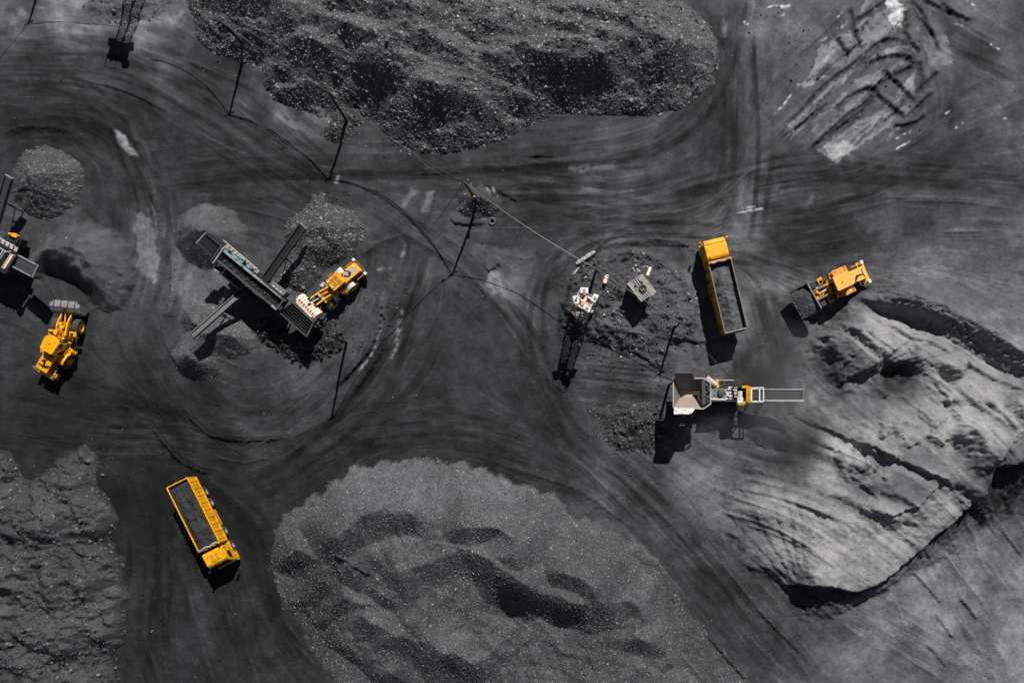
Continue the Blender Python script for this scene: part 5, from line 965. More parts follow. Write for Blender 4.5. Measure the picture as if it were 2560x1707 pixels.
truck(tB, yB, 'yellow dump truck with grey tailgate parked above the crusher hopper', True, False, YEL, BLK, solid('rubbed_brown_rail', (.20,.14,.10), .55, 0, .5, (.04,.035,.03), 3))
def loadA(u, v):
    x = -3.5 + 6.95*u; y = -1.08 + 2.16*v; e = min(1, 6*u, 6*(1-u)) * min(1, 5*v, 5*(1-v))
    return (x, y, 2.86 + .24*e + e*.16*nz(x, y, 1.1, 5) + .05*nz(x, y, .3, 6))
def loadB(u, v):
    x = -3.5 + 6.95*u; y = -1.08 + 2.16*v; e = min(1, 5*u, 5*(1-u)) * min(1, 4*v, 4*(1-v)); rdg = max(0, 1 - abs(y - .15 + .3*nz(x, 0, 1.8, 8))/.95)
    return (x, y, 2.70 + .62*rdg*min(1, 3*u+.2, 3*(1-u)+.2) + .14*e*nz(x, y, 1.2, 9) + .05*nz(x, y, .3, 10))
mound_mesh('coal_load', loadA, 90, 30, 'black coal filling the bed of the truck near the rubble bank', 'coal load', float(s2l(54)), tA, yA)
mound_mesh('coal_load', loadB, 90, 31, 'ridge of grey dusty coal in the bed of the truck with grey tailgate', 'coal load', float(s2l(88)), tB, yB)
# ================================================================== SCREENING PLANTS, CRUSHER, TOWER, SHED
def zn(a, b, t): return tuple(a[i] + (b[i] - a[i]) * t for i in range(3))
def grid_quad(p, nu, nv, mb, r):                                # bars over a four-corner frame
    p = [Vector(q) for q in p]
    for i in range(nu + 1): a = p[0].lerp(p[1], i/nu); b = p[3].lerp(p[2], i/nu); mb.bar(a, b, r, r)
    for j in range(nv + 1): a = p[0].lerp(p[3], j/nv); b = p[1].lerp(p[2], j/nv); mb.bar(a, b, r, r)
def conveyor(rt, name, a, b, w, org, belt=BLK, side=DRK, depth=.32, tail=True, sidew=.10, lugs=0, legs=()):
    """belt between end rollers, two side channels; a and b are the middle of the two ends"""
    a, b = Vector(a), Vector(b); d = (b - a).normalized(); s = d.cross(Vector((0,0,1))).normalized(); up = s.cross(d).normalized()
    m = MB(); m.hexa([a - s*w/2 - up*.22, a + s*w/2 - up*.22, b + s*w/2 - up*.22, b - s*w/2 - up*.22, a - s*w/2 - up*.06, a + s*w/2 - up*.06, b + s*w/2 - up*.06, b - s*w/2 - up*.06])
    base = m.build(name, belt, rt, org)
    for k in (-1, 1):
        m = MB(); o = s * k * (w/2 + sidew/2); m.hexa([a + o - s*sidew/2 - up*depth, a + o + s*sidew/2 - up*depth, b + o + s*sidew/2 - up*depth, b + o - s*sidew/2 - up*depth, a + o - s*sidew/2 + up*.08, a + o + s*sidew/2 + up*.08, b + o + s*sidew/2 + up*.08, b + o - s*sidew/2 + up*.08])
        n = int((b - a).length / .9)
        for i in range(1, n): q = a.lerp(b, i/n) + o; m.bar(q - up*.02 - s*k*.02, q - up*.02 + s*k*.12, .07, .1)
        m.build('side_rail', side, base, org)
    for e in (a, b):
        m = MB(); m.tube(e - s*(w/2 + .12) - up*.18, e + s*(w/2 + .12) - up*.18, .09, 12); m.build('end_roller', GRY, base, org)
    if lugs:
        m = MB()
        for i in range(lugs): q = a.lerp(b, (i + .5)/lugs); m.bar(q - s*w*.45 - d*.12 - up*.05, q - up*.05 + d*.12, .035, .05); m.bar(q + s*w*.45 - d*.12 - up*.05, q - up*.05 + d*.12, .035, .05)
        m.build('belt_cleats', DRK, base, org)
    for t in legs:
        q = a.lerp(b, t); gz = ground_z(q.x, q.y)
        m = MB(); 
        for k in (-1, 1): m.bar(q + s*k*w*.5 - up*.3, (q.x + s.x*k*w*.8, q.y + s.y*k*w*.8, gz - .05), .10, .10)
        m.bar((q.x + s.x*w*.7, q.y + s.y*w*.7, (q.z+gz)/2), (q.x - s.x*w*.7, q.y - s.y*w*.7, (q.z+gz)/2), .08, .08); m.build('support_leg', BLK, base, org)
    return base
def crawler(rt, c, yaw, L, org):
    m = MB(); m.M = Matrix.Translation(c) @ Matrix.Rotation(yaw, 4, 'Z')
    prof = [(-L/2,.25),(-L/2+.2,0),(L/2-.2,0),(L/2,.25),(L/2,.55),(L/2-.2,.8),(-L/2+.2,.8),(-L/2,.55)]; m.prism(prof, -.22, .22)
    for i in range(int(L/.22)): x = -L/2 + .2 + i*.22; m.box(x, x+.12, -.26, .26, .8, .84)
    m.build('crawler_track', BLK, rt, org)
def walkway(rt, q, org, deck=TAN, n=9, rail=True, far=(0, 1), rh=1.0, label=None):
    m = MB(); m.quadplate(q, .06); o = m.build('walkway', deck, rt, org); g = MB(); grid_quad([Vector(p) + Vector((0,0,.03)) for p in q], n, 1, g, .05); g.build('walkway_frame', BLK, o, org)
    if rail:
        a, b = Vector(q[far[0]]), Vector(q[far[1]]); m = MB(); up = Vector((0,0,1))
        for i in range(n + 1): p = a.lerp(b, i/n); m.bar(p, p + up*rh, .045, .045)
        m.bar(a + up*rh, b + up*rh, .05, .05); m.bar(a + up*rh*.55, b + up*rh*.55, .035, .035); m.build('guard_rail', PALE, o, org)
    return o
zp = lambda x, y, z: W(480 + x/5.6, 570 + y/5.6, z)
# ---- screening plant in the middle left
org = W(625, 700, 3.0); org.z = ground_z(org.x, org.y); SP = root('screening_plant', org, 0, 'long dark screening plant with teal rails, walkways and crossed side conveyors', 'screening plant')
A1, A2, B1, B2 = zp(412,292,4.4), zp(322,422,4.4), zp(1312,1030,3.4), zp(1215,1160,3.4)
m = MB(); m.quadplate([A2 - Vector((0,0,.32)), B2 - Vector((0,0,.32)), B1 - Vector((0,0,.32)), A1 - Vector((0,0,.32))], .25); bed = m.build('screen_bed', BLK, SP, org)
def rail_slab(a, b, w, h, mm, name): m = MB(); m.bar(a, b, w, h); return m.build(name, mm, SP, org, bevel=.03)
rail_slab(A1, A1.lerp(B1, .64), .22, .5, TEAL, 'teal_side_wall'); rail_slab(A1.lerp(B1, .642), B1, .24, .5, DRK, 'side_wall'); rail_slab(A2, B2, .2, .5, DRK, 'side_wall')
m = MB(); m.bar(A1.lerp(B1,.64) + Vector((0,0,.27)), A1.lerp(B1,.93) + Vector((0,0,.27)), .1, .06); m.build('teal_strip', TEAL, SP, org); m = MB(); m.bar(A2.lerp(B2,.90) + Vector((0,0,.28)), A2.lerp(B2,.99) + Vector((0,0,.28)), .2, .06); m.build('teal_strip', TEAL, SP, org)
for t in (.0, .035):
    m = MB(); u = (A1 - A2).normalized(); m.bar(A2.lerp(B2, t) - u*.5 + Vector((0,0,.34)), A1.lerp(B1, t) + u*.35 + Vector((0,0,.34)), .11, .14); m.build('cross_beam', TEAL if t else DRK, SP, org)
m = MB(); m.bar(A2.lerp(B2,.985) + Vector((0,0,.35)), A1.lerp(B1,.985) + Vector((0,0,.35)), .14, .16); m.build('cross_beam', DRK, SP, org)
rngp = np.random.default_rng(8); n = 700; u = rngp.random(n); v = rngp.uniform(.12, .88, n); u0 = .04 + .92*u                    # coal riding on the screen bed
P = np.array([tuple(A2.lerp(B2, float(a)).lerp(A1.lerp(B1, float(a)), float(b))) for a, b in zip(u0, v)]); P[:,2] -= .27
a, b, c = rocks(P, .07*np.exp(rngp.normal(0,.4,n)), rngp.uniform(.012,.06,n), ROCK_M, rngp)
tag(link('screened_coal', mk_mesh('screened_coal', a, b, None, warmth(c), np.ones(len(a))), coalM), 'lumps of coal riding on the deck of the screening plant', 'coal', kind='stuff')
conveyor(SP, 'tail_conveyor', W(541, 627, 4.3), W(503.5, 595.5, 5.2), 1.15, org, BLK, DRK, .3, legs=())
walkway(SP, [zp(430,270,3.4), zp(900,650,3.2), zp(962,600,3.2), zp(492,205,3.4)], org, TAN, 9, True, (3, 2), 1.0)
for x0, y0, x1, y1, z in ((590,372,715,470,3.9), (455,285,500,330,3.8), (560,350,600,385,3.7), (780,530,830,575,3.6)):
    a, b = zp(x0, y0, z), zp(x1, y1, z); d = (b-a).normalized(); s = d.cross(Vector((0,0,1))) * .22; m = MB(); m.hexa([a-s-Vector((0,0,.6)), a+s-Vector((0,0,.6)), b+s-Vector((0,0,.6)), b-s-Vector((0,0,.6)), a-s, a+s, b+s, b-s]); m.build('drive_motor', TEAL, SP, org, bevel=.03)
m = MB(); m.path([zp(430,310,4.2), zp(520,390,4.3), zp(640,480,4.2), zp(800,590,3.9), zp(900,640,3.6)], .05); m.build('hydraulic_hose', BLK, SP, org)
walkway(SP, [zp(205,480,3.2), zp(275,545,3.2), zp(325,470,3.2), zp(270,425,3.2)], org, TAN, 2, False)
m = MB(); a, b = zp(172,460,3.2), zp(632,838,3.0); m.bar(a, b, .06, .06); 
for t in range(7): p = a.lerp(b, t/6); m.bar(p, p - Vector((0,0,1.0)), .05, .05)
m.bar(a - Vector((0,0,.5)), b - Vector((0,0,.5)), .04, .04); m.build('guard_rail', PALE, SP, org)
m = MB(); m.quadplate([zp(300,560,2.2), zp(620,820,2.2), zp(720,730,2.2), zp(400,470,2.2)], .08); m.build('lower_deck', BLK, SP, org)
for t in range(5):
    a, b = zp(470+t*55, 620+t*42, 2.4), zp(500+t*55, 650+t*42, 2.4); m = MB(); m.bar(a, b, .35, .4); m.build('vibrator_motor', DRK, SP, org)
m = MB(); h0 = [zp(1070,785,2.9), zp(1270,950,2.9), zp(1330,895,2.9), zp(1130,735,2.9)]; m.hexa([q - Vector((0,0,1.2)) for q in h0] + h0); ho = m.build('engine_housing', solid('dusty_grey_green', (.13,.15,.145), .6, 0, .4), SP, org, bevel=.05)
for t in (.2, .45, .7): m = MB(); m.bar(h0[0].lerp(h0[1],t).lerp(h0[3].lerp(h0[2],t),.3)+Vector((0,0,.03)), h0[0].lerp(h0[1],t+.16).lerp(h0[3].lerp(h0[2],t+.16),.3)+Vector((0,0,.03)), .12, .06); m.build('housing_vent', PALE, ho, org)
m = MB(); m.tube(zp(1280,925,2.9), zp(1280,925,3.5), .09, 10); m.build('exhaust_stack', GRY, SP, org)
ya = math.atan2((B1-A1).y, (B1-A1).x)
for k in (-1, 1): c = W(640, 712, .5) + Vector((-math.sin(ya)*k*1.05, math.cos(ya)*k*1.05, 0)); c.z = ground_z(c.x, c.y); crawler(SP, c, ya, 4.2, org)
for t in (.08, .3, .55, .8):
    for e0, e1 in ((A1, B1), (A2, B2)): q = e0.lerp(e1, t); m = MB(); m.bar(q - Vector((0,0,.3)), (q.x, q.y, ground_z(q.x, q.y) - .05), .16, .16); m.build('frame_post', BLK, SP, org)
m = MB(); c0 = (A1+A2)/2; c1 = (B1+B2)/2; s = (A1-A2).normalized()*.75; lo = Vector((0,0,1.5)); m.hexa([c0.lerp(c1,.05)-s-lo*1.3, c0.lerp(c1,.05)+s-lo*1.3, c0.lerp(c1,.95)+s-lo*1.2, c0.lerp(c1,.95)-s-lo*1.2, c0.lerp(c1,.05)-s-lo*.4, c0.lerp(c1,.05)+s-lo*.4, c0.lerp(c1,.95)+s-lo*.4, c0.lerp(c1,.95)-s-lo*.4]); m.build('main_frame', BLK, SP, org)
conveyor(SP, 'side_conveyor', W(662,698,1.9), W(756,565,3.7), .62, org, BLK, DRK, .34, legs=(.45,))
conveyor(SP, 'side_conveyor', W(606,728,2.0), W(482,837,4.1), .40, org, BLK, DRK, .30, legs=(.5,))
hp = [W(697,779,3.1), W(731,757,3.1), W(784,806,3.1), W(767,842,3.1)]; cc = sum(hp, Vector())/4; lowp = [cc.lerp(q, .55) - Vector((0,0,1.5)) for q in hp]; m = MB()
for i in range(4): j = (i+1) % 4; m.quadplate([lowp[i], lowp[j], hp[j], hp[i]], .07)
m.quadplate(lowp, .08); hpo = m.build('feed_hopper', BLK, SP, org)
m = MB()
for i in range(4): m.bar(hp[i], hp[(i+1) % 4], .12, .14)
m.build('hopper_rim', DRK, hpo, org)
for i in range(4): m = MB(); q = cc.lerp(hp[i], .8); m.bar(q - Vector((0,0,.7)), (q.x, q.y, ground_z(q.x,q.y)-.05), .14, .14); m.build('hopper_leg', BLK, hpo, org)
m = MB(); grid_quad([q.lerp(cc,.06) - Vector((0,0,.12)) for q in hp], 6, 1, m, .06); m.build('hopper_grate', BLK, hpo, org)
n = 160; P = np.array([tuple(lowp[0].lerp(lowp[1], a).lerp(lowp[3].lerp(lowp[2], a), b)) for a, b in rngp.uniform(.05,.95,(n,2))]); P[:,2] += .45
a, b, c = rocks(P, .13*np.exp(rngp.normal(0,.3,n)), rngp.uniform(.012,.04,n), ROCK_M, rngp); tag(link('hopper_coal', mk_mesh('hopper_coal', a, b, None, warmth(c), np.ones(len(a))), coalM), 'coal lumps lying in the feed hopper under the cream bucket', 'coal', kind='stuff')

# ---- second screening plant, cut off by the left edge
zl = lambda x, y, z: W(x/4.75, 430 + y/4.75, z)
org = zl(-60, 1050, 3); org.z = ground_z(org.x, org.y); S2 = root('screening_plant', org, 0, 'screening plant with pale catwalk and herringbone belt, cut off by the left edge', 'screening plant')
walkway(S2, [zl(-260,700,3.6), zl(195,962,3.6), zl(225,900,3.6), zl(-230,640,3.6)], org, solid('pale_dusty_grating', (.50,.42,.36), .7, 0, .6, (.15,.13,.12), 5), 9, True, (3, 2), 1.0)
m = MB(); m.path([zl(-120,830,3.9), zl(0,905,3.9), (zl(70,950,3.9)), zl(130,950,3.9)], .10, 8); m.build('teal_pipe', TEAL, S2, org, smooth=True)
m = MB(); m.quadplate([zl(-250,1050,3.4), zl(60,1215,3.4), zl(190,985,3.4), zl(-130,800,3.4)], .1); m.build('screen_deck', BLK, S2, org)
for k, (x, y) in enumerate(((165,985), (70,950), (-25,905), (-110,860))):
    m = MB(); m.bar(zl(x,y,3.95), zl(x-105,y+165,3.95), .20 if k == 0 else .1, .4); m.build('cross_beam', RUSTW if k == 0 else GRY, S2, org)
    m = MB(); m.bar(zl(x-28,y-8,3.8), zl(x-133,y+157,3.8), .07, .3); m.build('cross_beam', PALE, S2, org)
m = MB(); m.bar(zl(-200,1080,3.3), zl(90,1205,3.3), .14, .3); m.build('side_wall', DRK, S2, org)
m = MB(); m.bar(zl(40,1140,3.7), zl(90,1200,3.7), .5, .5); m.build('gear_box', BLK, S2, org, bevel=.05)
conveyor(S2, 'tail_conveyor', zl(190,1060,3.6), zl(400,1170,4.3), 1.15, org, DRK, TEAL, .3, lugs=9)
conveyor(S2, 'side_conveyor', zl(-75,640,2.0), zl(95,60,3.6), .62, org, DRK, DRK, .3, legs=(.5,))
m = MB(); m.box(-.4,.4,-.13,.13,0,.5); m.M = Matrix(); o_ = zl(150,745,2.0)
m = MB(); m.M = Matrix.Translation(o_) @ Matrix.Rotation(-.2,4,'Z'); m.prism([(-.15,-.2),(.42,-.24),(.5,0),(.2,.22),(-.2,.15)], -.4, .0, 'z'); m.tube((-.5,.05,-.15),(-.1,.0,-.1),.13,10); m.build('yellow_pump', YEL, S2, org, bevel=.03)
m = MB(); m.M = Matrix.Translation(zl(165,800,1.5)) @ Matrix.Rotation(-.45,4,'Z'); m.box(-.8,.8,-.4,.4,-1.0,.1).box(.3,.7,-.3,.3,.1,.35); m.build('power_unit', BLK, S2, org, bevel=.04)
for x, y in ((170,1000), (-60,880), (60,1190), (-150,1090)): q = zl(x,y,3.4); m = MB(); m.bar(q, (q.x,q.y,ground_z(q.x,q.y)-.05), .18, .18); m.build('frame_post', BLK, S2, org)
m = MB(); q0 = [zl(-250,1040,3.2), zl(60,1200,3.2), zl(185,990,3.2), zl(-130,810,3.2)]; m.hexa([q - Vector((0,0,2.0)) for q in q0] + q0); m.build('screen_box', BLK, S2, org)
for k in (-1, 1): c = zl(-40, 1020, .5) + Vector((.5*k, .9*k, 0)); c.z = ground_z(c.x, c.y); crawler(S2, c, -.5, 4.0, org)

# ---- crusher with its big open hopper
zk = lambda x, y, z: W(1660 + x/11.76, 920 + y/11.76, z)
zh3 = lambda x, y, z: W(1620 + x/5.113, 880 + y/5.113, z)
org = W(1760, 985, 2); org.z = ground_z(org.x, org.y); CR = root('crusher', org, 0, 'mobile crusher with a rusty open hopper and a short grey belt at its right end', 'crusher')
zr = 4.6; zf = 3.1
rim = [zk(272,300,zr), zk(272,1160,zr), zk(920,1190,zr), zk(1160,1195,zr), zk(1370,1050,zr), zk(1362,430,zr), zk(1165,300,zr)]
flo = [zk(495,680,zf), zk(495,845,zf), zk(1050,845,zf), zk(1050,680,zf)]
def plate(nm, pts, mm, t=.06): m = MB(); m.quadplate(pts, t); return m.build(nm, mm, CR, org)
RIN = solid('scoured_rust_plate', (.34,.25,.19), .55, 0, .5, (.20,.20,.20), 1.4, streak=True); DIN = solid('dusty_hopper_plate', (.10,.10,.105), .6, 0, .5, (.05,.05,.05), 1.6)
plate('hopper_wall', [flo[1], flo[0], rim[0], rim[1]], solid('rust_streaked_grey', (.17,.16,.155), .6, 0, .8, (.30,.17,.09), 1.2)); plate('hopper_wall', [flo[2], flo[1], rim[1], rim[3]], RIN, .07); plate('hopper_wall', [flo[0], flo[3], rim[6], rim[0]], DIN, .05)
m = MB(); m.quadplate([flo[0], flo[1], flo[1].lerp(flo[2], .62), flo[0].lerp(flo[3], .62)], .08); m.build('feeder_floor', solid('polished_rust_floor', (.52,.43,.36), .5, 0, .4, (.4,.2,.1), 2.5), CR, org)
m = MB(); m.quadplate([flo[0].lerp(flo[3],.62) - Vector((0,0,.5)), flo[1].lerp(flo[2],.62) - Vector((0,0,.5)), rim[4] - Vector((.3,0,1.9)), rim[5] - Vector((.3,0,1.9))], .08); m.build('feeder_pan', BLK, CR, org)
m = MB(); m.quadplate([zk(1060,800,3.2), zk(1150,1150,4.2), zk(1150,380,4.2), zk(1060,660,3.2)], .07); m.build('hopper_wall', DRK, CR, org)
w0 = [zk(310,300,zr+.02), zk(905,300,zr+.02), zk(800,140,zr+1.0), zk(345,140,zr+1.0)]; plate('wing_plate', w0, DRK, .07)
w1 = [zk(292,1345,zr+.85), zk(798,1345,zr+.85), zk(915,1185,zr+.02), zk(292,1165,zr+.02)]; plate('wing_plate', w1, solid('scuffed_white_plate', (.80,.74,.69), .55, 0, .9, (.10,.10,.11), 1.3), .07)
m = MB()
for i in range(len(rim)):
    a, b = rim[i], rim[(i+1) % len(rim)]; m.bar(a, b, .09, .14)
m.build('hopper_rim', solid('worn_pinkish_rim', (.58,.46,.38), .6, 0, .4), CR, org)
plate('rubber_curtain', [zk(1180,1080,4.3), zk(1330,1060,4.1), zk(1300,450,4.1), zk(1180,370,4.3)], BLK, .04)
m = MB(); m.bar(zk(1155,370,4.75), zk(1170,1070,4.75), .34, .2); m.build('curtain_beam', DRK, CR, org)
rg = random.Random(4); m = MB()
for k in range(9): x, y = rg.uniform(1210,1320), 440 + k*68; m.quadplate([zk(x-40,y-30,4.45+rg.uniform(0,.2)), zk(x+40+rg.uniform(-20,20),y-35,4.4), zk(x+30,y+40,4.45+rg.uniform(0,.25)), zk(x-45,y+rg.uniform(20,45),4.4)], .03)
m.build('torn_curtain', DRK, CR, org)
m = MB(); m.quadplate([zk(1370,915,3.4), zk(1815,925,3.4), zk(1815,600,3.4), zk(1395,590,3.4)], .2); dk = m.build('engine_deck', solid('dusty_grey_deck', (.20,.205,.21), .6, 0, .5, (.07,.07,.07), 3), CR, org)
m = MB(); m.bar(zk(1365,912,3.5), zk(1818,922,3.5), .09, .16); m.bar(zk(1815,600,3.5), zk(1815,922,3.5), .06, .16); m.build('deck_edge', WHT, CR, org)
m = MB(); m.lathe([(.01,.28),(.28,.26),(.34,.15),(.34,0)], tuple(zk(1670,740,3.42)), 16, 'z'); m.build('air_filter', DRK, dk, org)
for p in (((1560,830),(1590,700),(1600,600)), ((1700,850),(1730,720),(1750,620)), ((1480,640),(1530,660)), ((1600,690),(1730,650)), ((1480,770),(1510,800))): m = MB(); m.path([zk(*q, 3.5) for q in p], .04); m.build('hose', BLK, dk, org)
m = MB(); m.hexa([q for z in (2.4, 3.3) for q in (zk(1380,930,z), zk(2330,960,z), zk(2330,560,z), zk(1380,580,z))]); m.build('crusher_box', BLK, CR, org)
rg = random.Random(9)
for i in range(26):                                              # pumps, valves and filters of the drive unit
    x, y = rg.choice((1870, 1900, 2060, 2090)) + rg.uniform(-25,25), rg.uniform(560, 900); z = rg.uniform(3.35, 3.6); a = zk(x,y,z); m = MB(); k = rg.random()
    if k < .5: m.tube(a, a + Vector((rg.uniform(.12,.4), rg.uniform(-.1,.1), rg.uniform(-.05,.1))), rg.uniform(.06,.13), 10)
    else: m.box(a.x-.12, a.x+.15, a.y-.1, a.y+.1, a.z-.2, a.z+.1)
    m.build(rg.choice(('pump','valve_block','oil_filter')), rg.choice((PALE, CREAM, RUSTW, GRY, PALE)), CR, org, bevel=.015)
a = zk(2230,720,3.7); m = MB(); m.tube(a + Vector((0,.15,0)), a - Vector((0,.75,0)), .26, 16); m.build('electric_motor', PALE, CR, org); m = MB(); q = zk(2230,940,3.7); m.box(q.x-.28,q.x+.28,q.y-.3,q.y+.25,q.z-.3,q.z+.2); m.build('motor_cover', WHT, CR, org, bevel=.04); q = zk(2240,1040,3.4); m = MB(); m.box(q.x-.24,q.x+.24,q.y-.1,q.y+.12,q.z-.3,q.z+.1); m.build('yellow_guard', YEL, CR, org)
m = MB(); m.quadplate([zk(1520,560,2.6), zk(2030,560,2.6), zk(2030,350,2.6), zk(1520,350,2.6)], .06); ck = m.build('side_catwalk', BLK, CR, org)
m = MB(); a, b = zk(1520,350,3.5), zk(2050,355,3.5); m.bar(a, b, .06, .06)
for t in range(5): p = a.lerp(b, t/4); m.bar(p, p - Vector((0,0,1.0)), .05, .05)
m.build('guard_rail', PALE, ck, org)
for k, pts in enumerate((((1620,420),(1700,470),(1800,540)), ((1690,400),(1690,540)), ((1760,470),(1850,430),(1900,520)), ((1950,400),(2000,480),(1990,560)), ((2050,430),(2150,470),(2220,420)), ((1620,540),(1740,500),(1840,560)))): m = MB(); m.path([zk(*q, 3.0 + .1*(k%3)) for q in pts], .045); m.build('hose', BLK if k % 2 else DRK, CR, org)
q = zk(1575,480,3.1); m = MB(); m.taper([(q.x-.32,q.y-.55),(q.x+.3,q.y-.55),(q.x+.3,q.y+.1),(q.x-.32,q.y+.1)], q.z-.4, [(q.x-.12,q.y-.4),(q.x+.1,q.y-.4),(q.x+.05,q.y+.55),(q.x-.05,q.y+.55)], q.z+.1); m.build('yellow_bracket', YEL, CR, org)
q = zk(1390,350,3.3); m = MB(); m.tube(q + Vector((-.5,.2,0)), q + Vector((.45,-.55,.1)), .3, 14); m.build('hopper_ram', solid('dusty_cream', (.55,.46,.38), .6, 0, .5, (.2,.14,.1), 3), CR, org)
q = zk(1430,470,3.2); m = MB(); m.box(q.x-.35,q.x+.35,q.y-.4,q.y+.4,q.z-.5,q.z+.05); m.build('control_box', GRY, CR, org, bevel=.03)
m = MB(); m.bar(zk(900,218,.9), zk(2070,218,.9), .10, .3); m.build('skid_rail', DRK, CR, org)
for x in (1262, 1286, 1308): m = MB(); m.bar(zh3(x,440,3.9), zh3(x,640,3.9), .11, .3); m.build('yellow_beam', YEL, CR, org)
for x, y0, y1 in ((1240,436,455), (1215,630,665), (1180,645,672)): m = MB(); q = zh3(x, (y0+y1)/2, 3.7); m.box(q.x-.3,q.x+.3,q.y-.12,q.y+.12,q.z-.2,q.z+.1); m.build('yellow_bracket', YEL, CR, org)
m = MB(); m.quadplate([zh3(1140,600,3.3), zh3(1290,600,3.3), zh3(1290,440,3.3), zh3(1140,440,3.3)], .5); m.build('gear_case', BLK, CR, org)
f0, f1, f2, f3 = zh3(1315,460,4.0), zh3(1475,452,4.0), zh3(1475,635,4.0), zh3(1315,632,4.0); m = MB()
for a, b in ((f0,f1), (f3,f2), (f1,f2), (zh3(1425,452,4.0), zh3(1425,635,4.0)), (zh3(1322,458,4.0), zh3(1322,634,4.0))): m.bar(a, b, .11, .14)
m.build('magnet_frame', WHT, CR, org)
bc = conveyor(CR, 'discharge_conveyor', zh3(1310,548,2.7), zh3(1985,552,4.0), 1.05, org, DRK, PALE, .3, lugs=14, legs=(.35,))
m = MB(); m.quadplate([zh3(1500,625,3.05), zh3(1985,625,4.02), zh3(1985,608,4.02), zh3(1500,608,3.05)], .03); m.build('spill_plate', RUSTW, bc, org)
for k in (-1, 1): c = W(1790, 985 + 24*k, .5); c.z = ground_z(c.x, c.y); crawler(CR, c, 0, 4.6, org)
for x, y in ((330,400), (330,1050), (1050,400), (1050,1080)): q = zk(x,y,3.9); m = MB(); q2 = Vector((q.x, q.y, ground_z(q.x,q.y)-.05)); m.bar(q - Vector((0,0,.5)) if x > 500 else q, q2, .2, .2); m.build('hopper_leg', BLK, CR, org)
m = MB(); m.hexa([q for z in (1.1, 2.6) for q in (zk(420,950,z), zk(1300,950,z), zk(1300,560,z), zk(420,560,z))]); m.build('feeder_frame', BLK, CR, org)
sk = MB(); sk.hexa([zk(300,1100,2.0), zk(1100,1100,2.0), zk(1100,420,2.0), zk(300,420,2.0), zk(290,1130,4.2), zk(1150,1140,4.2), zk(1150,360,4.2), zk(290,360,4.2)][0:4] + [zk(300,1100,2.02), zk(1100,1100,2.02), zk(1100,420,2.02), zk(300,420,2.02)]); sk.build('skirt_plate', BLK, CR, org)
m = MB(); 
for k in range(2): m.bar(zh3(1180+k*110,650,3.3), (zh3(1180+k*110,650,.3).x, zh3(1180+k*110,650,.3).y, ground_z(*zh3(1180+k*110,650,.3)[:2])-.05), .1, .1)
a, b = zh3(1180,650,3.2), zh3(1290,650,3.2)
for t in range(5): m.bar(a - Vector((0,0,.6*t)), b - Vector((0,0,.6*t)), .06, .06)
m.build('access_ladder', GRY, CR, org)

# ---- floodlight tower
zt_ = lambda x, y, z: W(1400 + x/12.06, 700 + y/12.06, z)
def light_tower(base, top_z, ya, label, corners, lamp_xy, lamps=True, detail=True):
    gz = ground_z(base.x, base.y); base = Vector((base.x, base.y, gz)); r = root('light_tower', base, 0, label, 'floodlight tower')
    tc = sum(corners, Vector()) / 4
    m = MB(); R2 = Matrix.Rotation(ya, 4, 'Z'); legs = []
    for k in range(4):
        o = R2 @ Vector((.75 if k in (0, 3) else -.75, .75 if k < 2 else -.75, 0)); a = base + o; b = Vector((tc.x, tc.y, top_z)) + o * .62; legs.append((a, b)); m.bar(a - Vector((0,0,.1)), b, .09, .09)
    n = 7
    for i in range(n):
        for k in range(4):
            (a0, b0), (a1, b1) = legs[k], legs[(k+1) % 4]; p, q = a0.lerp(b0, i/n), a1.lerp(b1, i/n); p2, q2 = a0.lerp(b0, (i+1)/n), a1.lerp(b1, (i+1)/n)
            m.bar(p2, q2, .04, .04); m.bar(p, q2, .032, .032); m.bar(q, p2, .032, .032)
    m.build('lattice_mast', BLK, r, base)
    for k in range(3): m = MB(); a, b = legs[k]; m.path([a.lerp(b, t/6) + Vector((.12*math.sin(t*2+k), .1*math.cos(t*1.7), 0)) for t in range(7)], .035); m.build('hanging_cable', BLK, r, base)
    m = MB()
    c = corners
    for i in range(4): m.quadplate([c[i], c[(i+1)%4], c[(i+1)%4].lerp(tc,.3), c[i].lerp(tc,.3)], .06)
    m.quadplate([c[0].lerp(c[1],.40), c[0].lerp(c[1],.56), c[3].lerp(c[2],.56), c[3].lerp(c[2],.40)], .055); m.quadplate([c[0].lerp(c[3],.43), c[1].lerp(c[2],.43), c[1].lerp(c[2],.58), c[0].lerp(c[3],.58)], .05)
    dk = m.build('lamp_platform', RUSTW, r, base)
    if not detail: m = MB(); m.quadplate([q - Vector((0,0,.1)) for q in c], .05); m.build('solid_deck', DRK, dk, base)
    m = MB(); rg = random.Random(3)
    for k in range(10): u, v = rg.random(), rg.random(); p = c[0].lerp(c[1],u).lerp(c[3].lerp(c[2],u),v); m.box(p.x-.12, p.x+.1, p.y-.1, p.y+.12, p.z, p.z+rg.uniform(.08,.3))
    m.build('ballast_boxes', solid('rusty_orange', (.62,.33,.14), .7, 0, .5, (.8,.62,.48), 3), dk, base)
    m = MB()
    for i in range(4):
        a, b = c[i], c[(i+1)%4]; up = Vector((0,0,.9)); m.bar(a+up, b+up, .04, .04); m.bar(a, a+up, .05, .05); m.bar((a+b)/2, (a+b)/2+up, .04, .04)
    m.build('guard_rail', RUSTW, dk, base)
    for p, az in lamp_xy:
        m = MB(); m.M = Matrix.Translation(p) @ Matrix.Rotation(az, 4, 'Z'); m.box(-.40,.40,-.28,.28,.05,.34,.03,.03); l = m.build('floodlight', WHT, r, base, bevel=.02); m = MB(); m.M = Matrix.Translation(p) @ Matrix.Rotation(az, 4, 'Z'); m.box(-.12,.12,-.1,.12,.34,.46); m.build('lamp_ballast', GRY, l, base)
    return r, legs
lt = 6.9
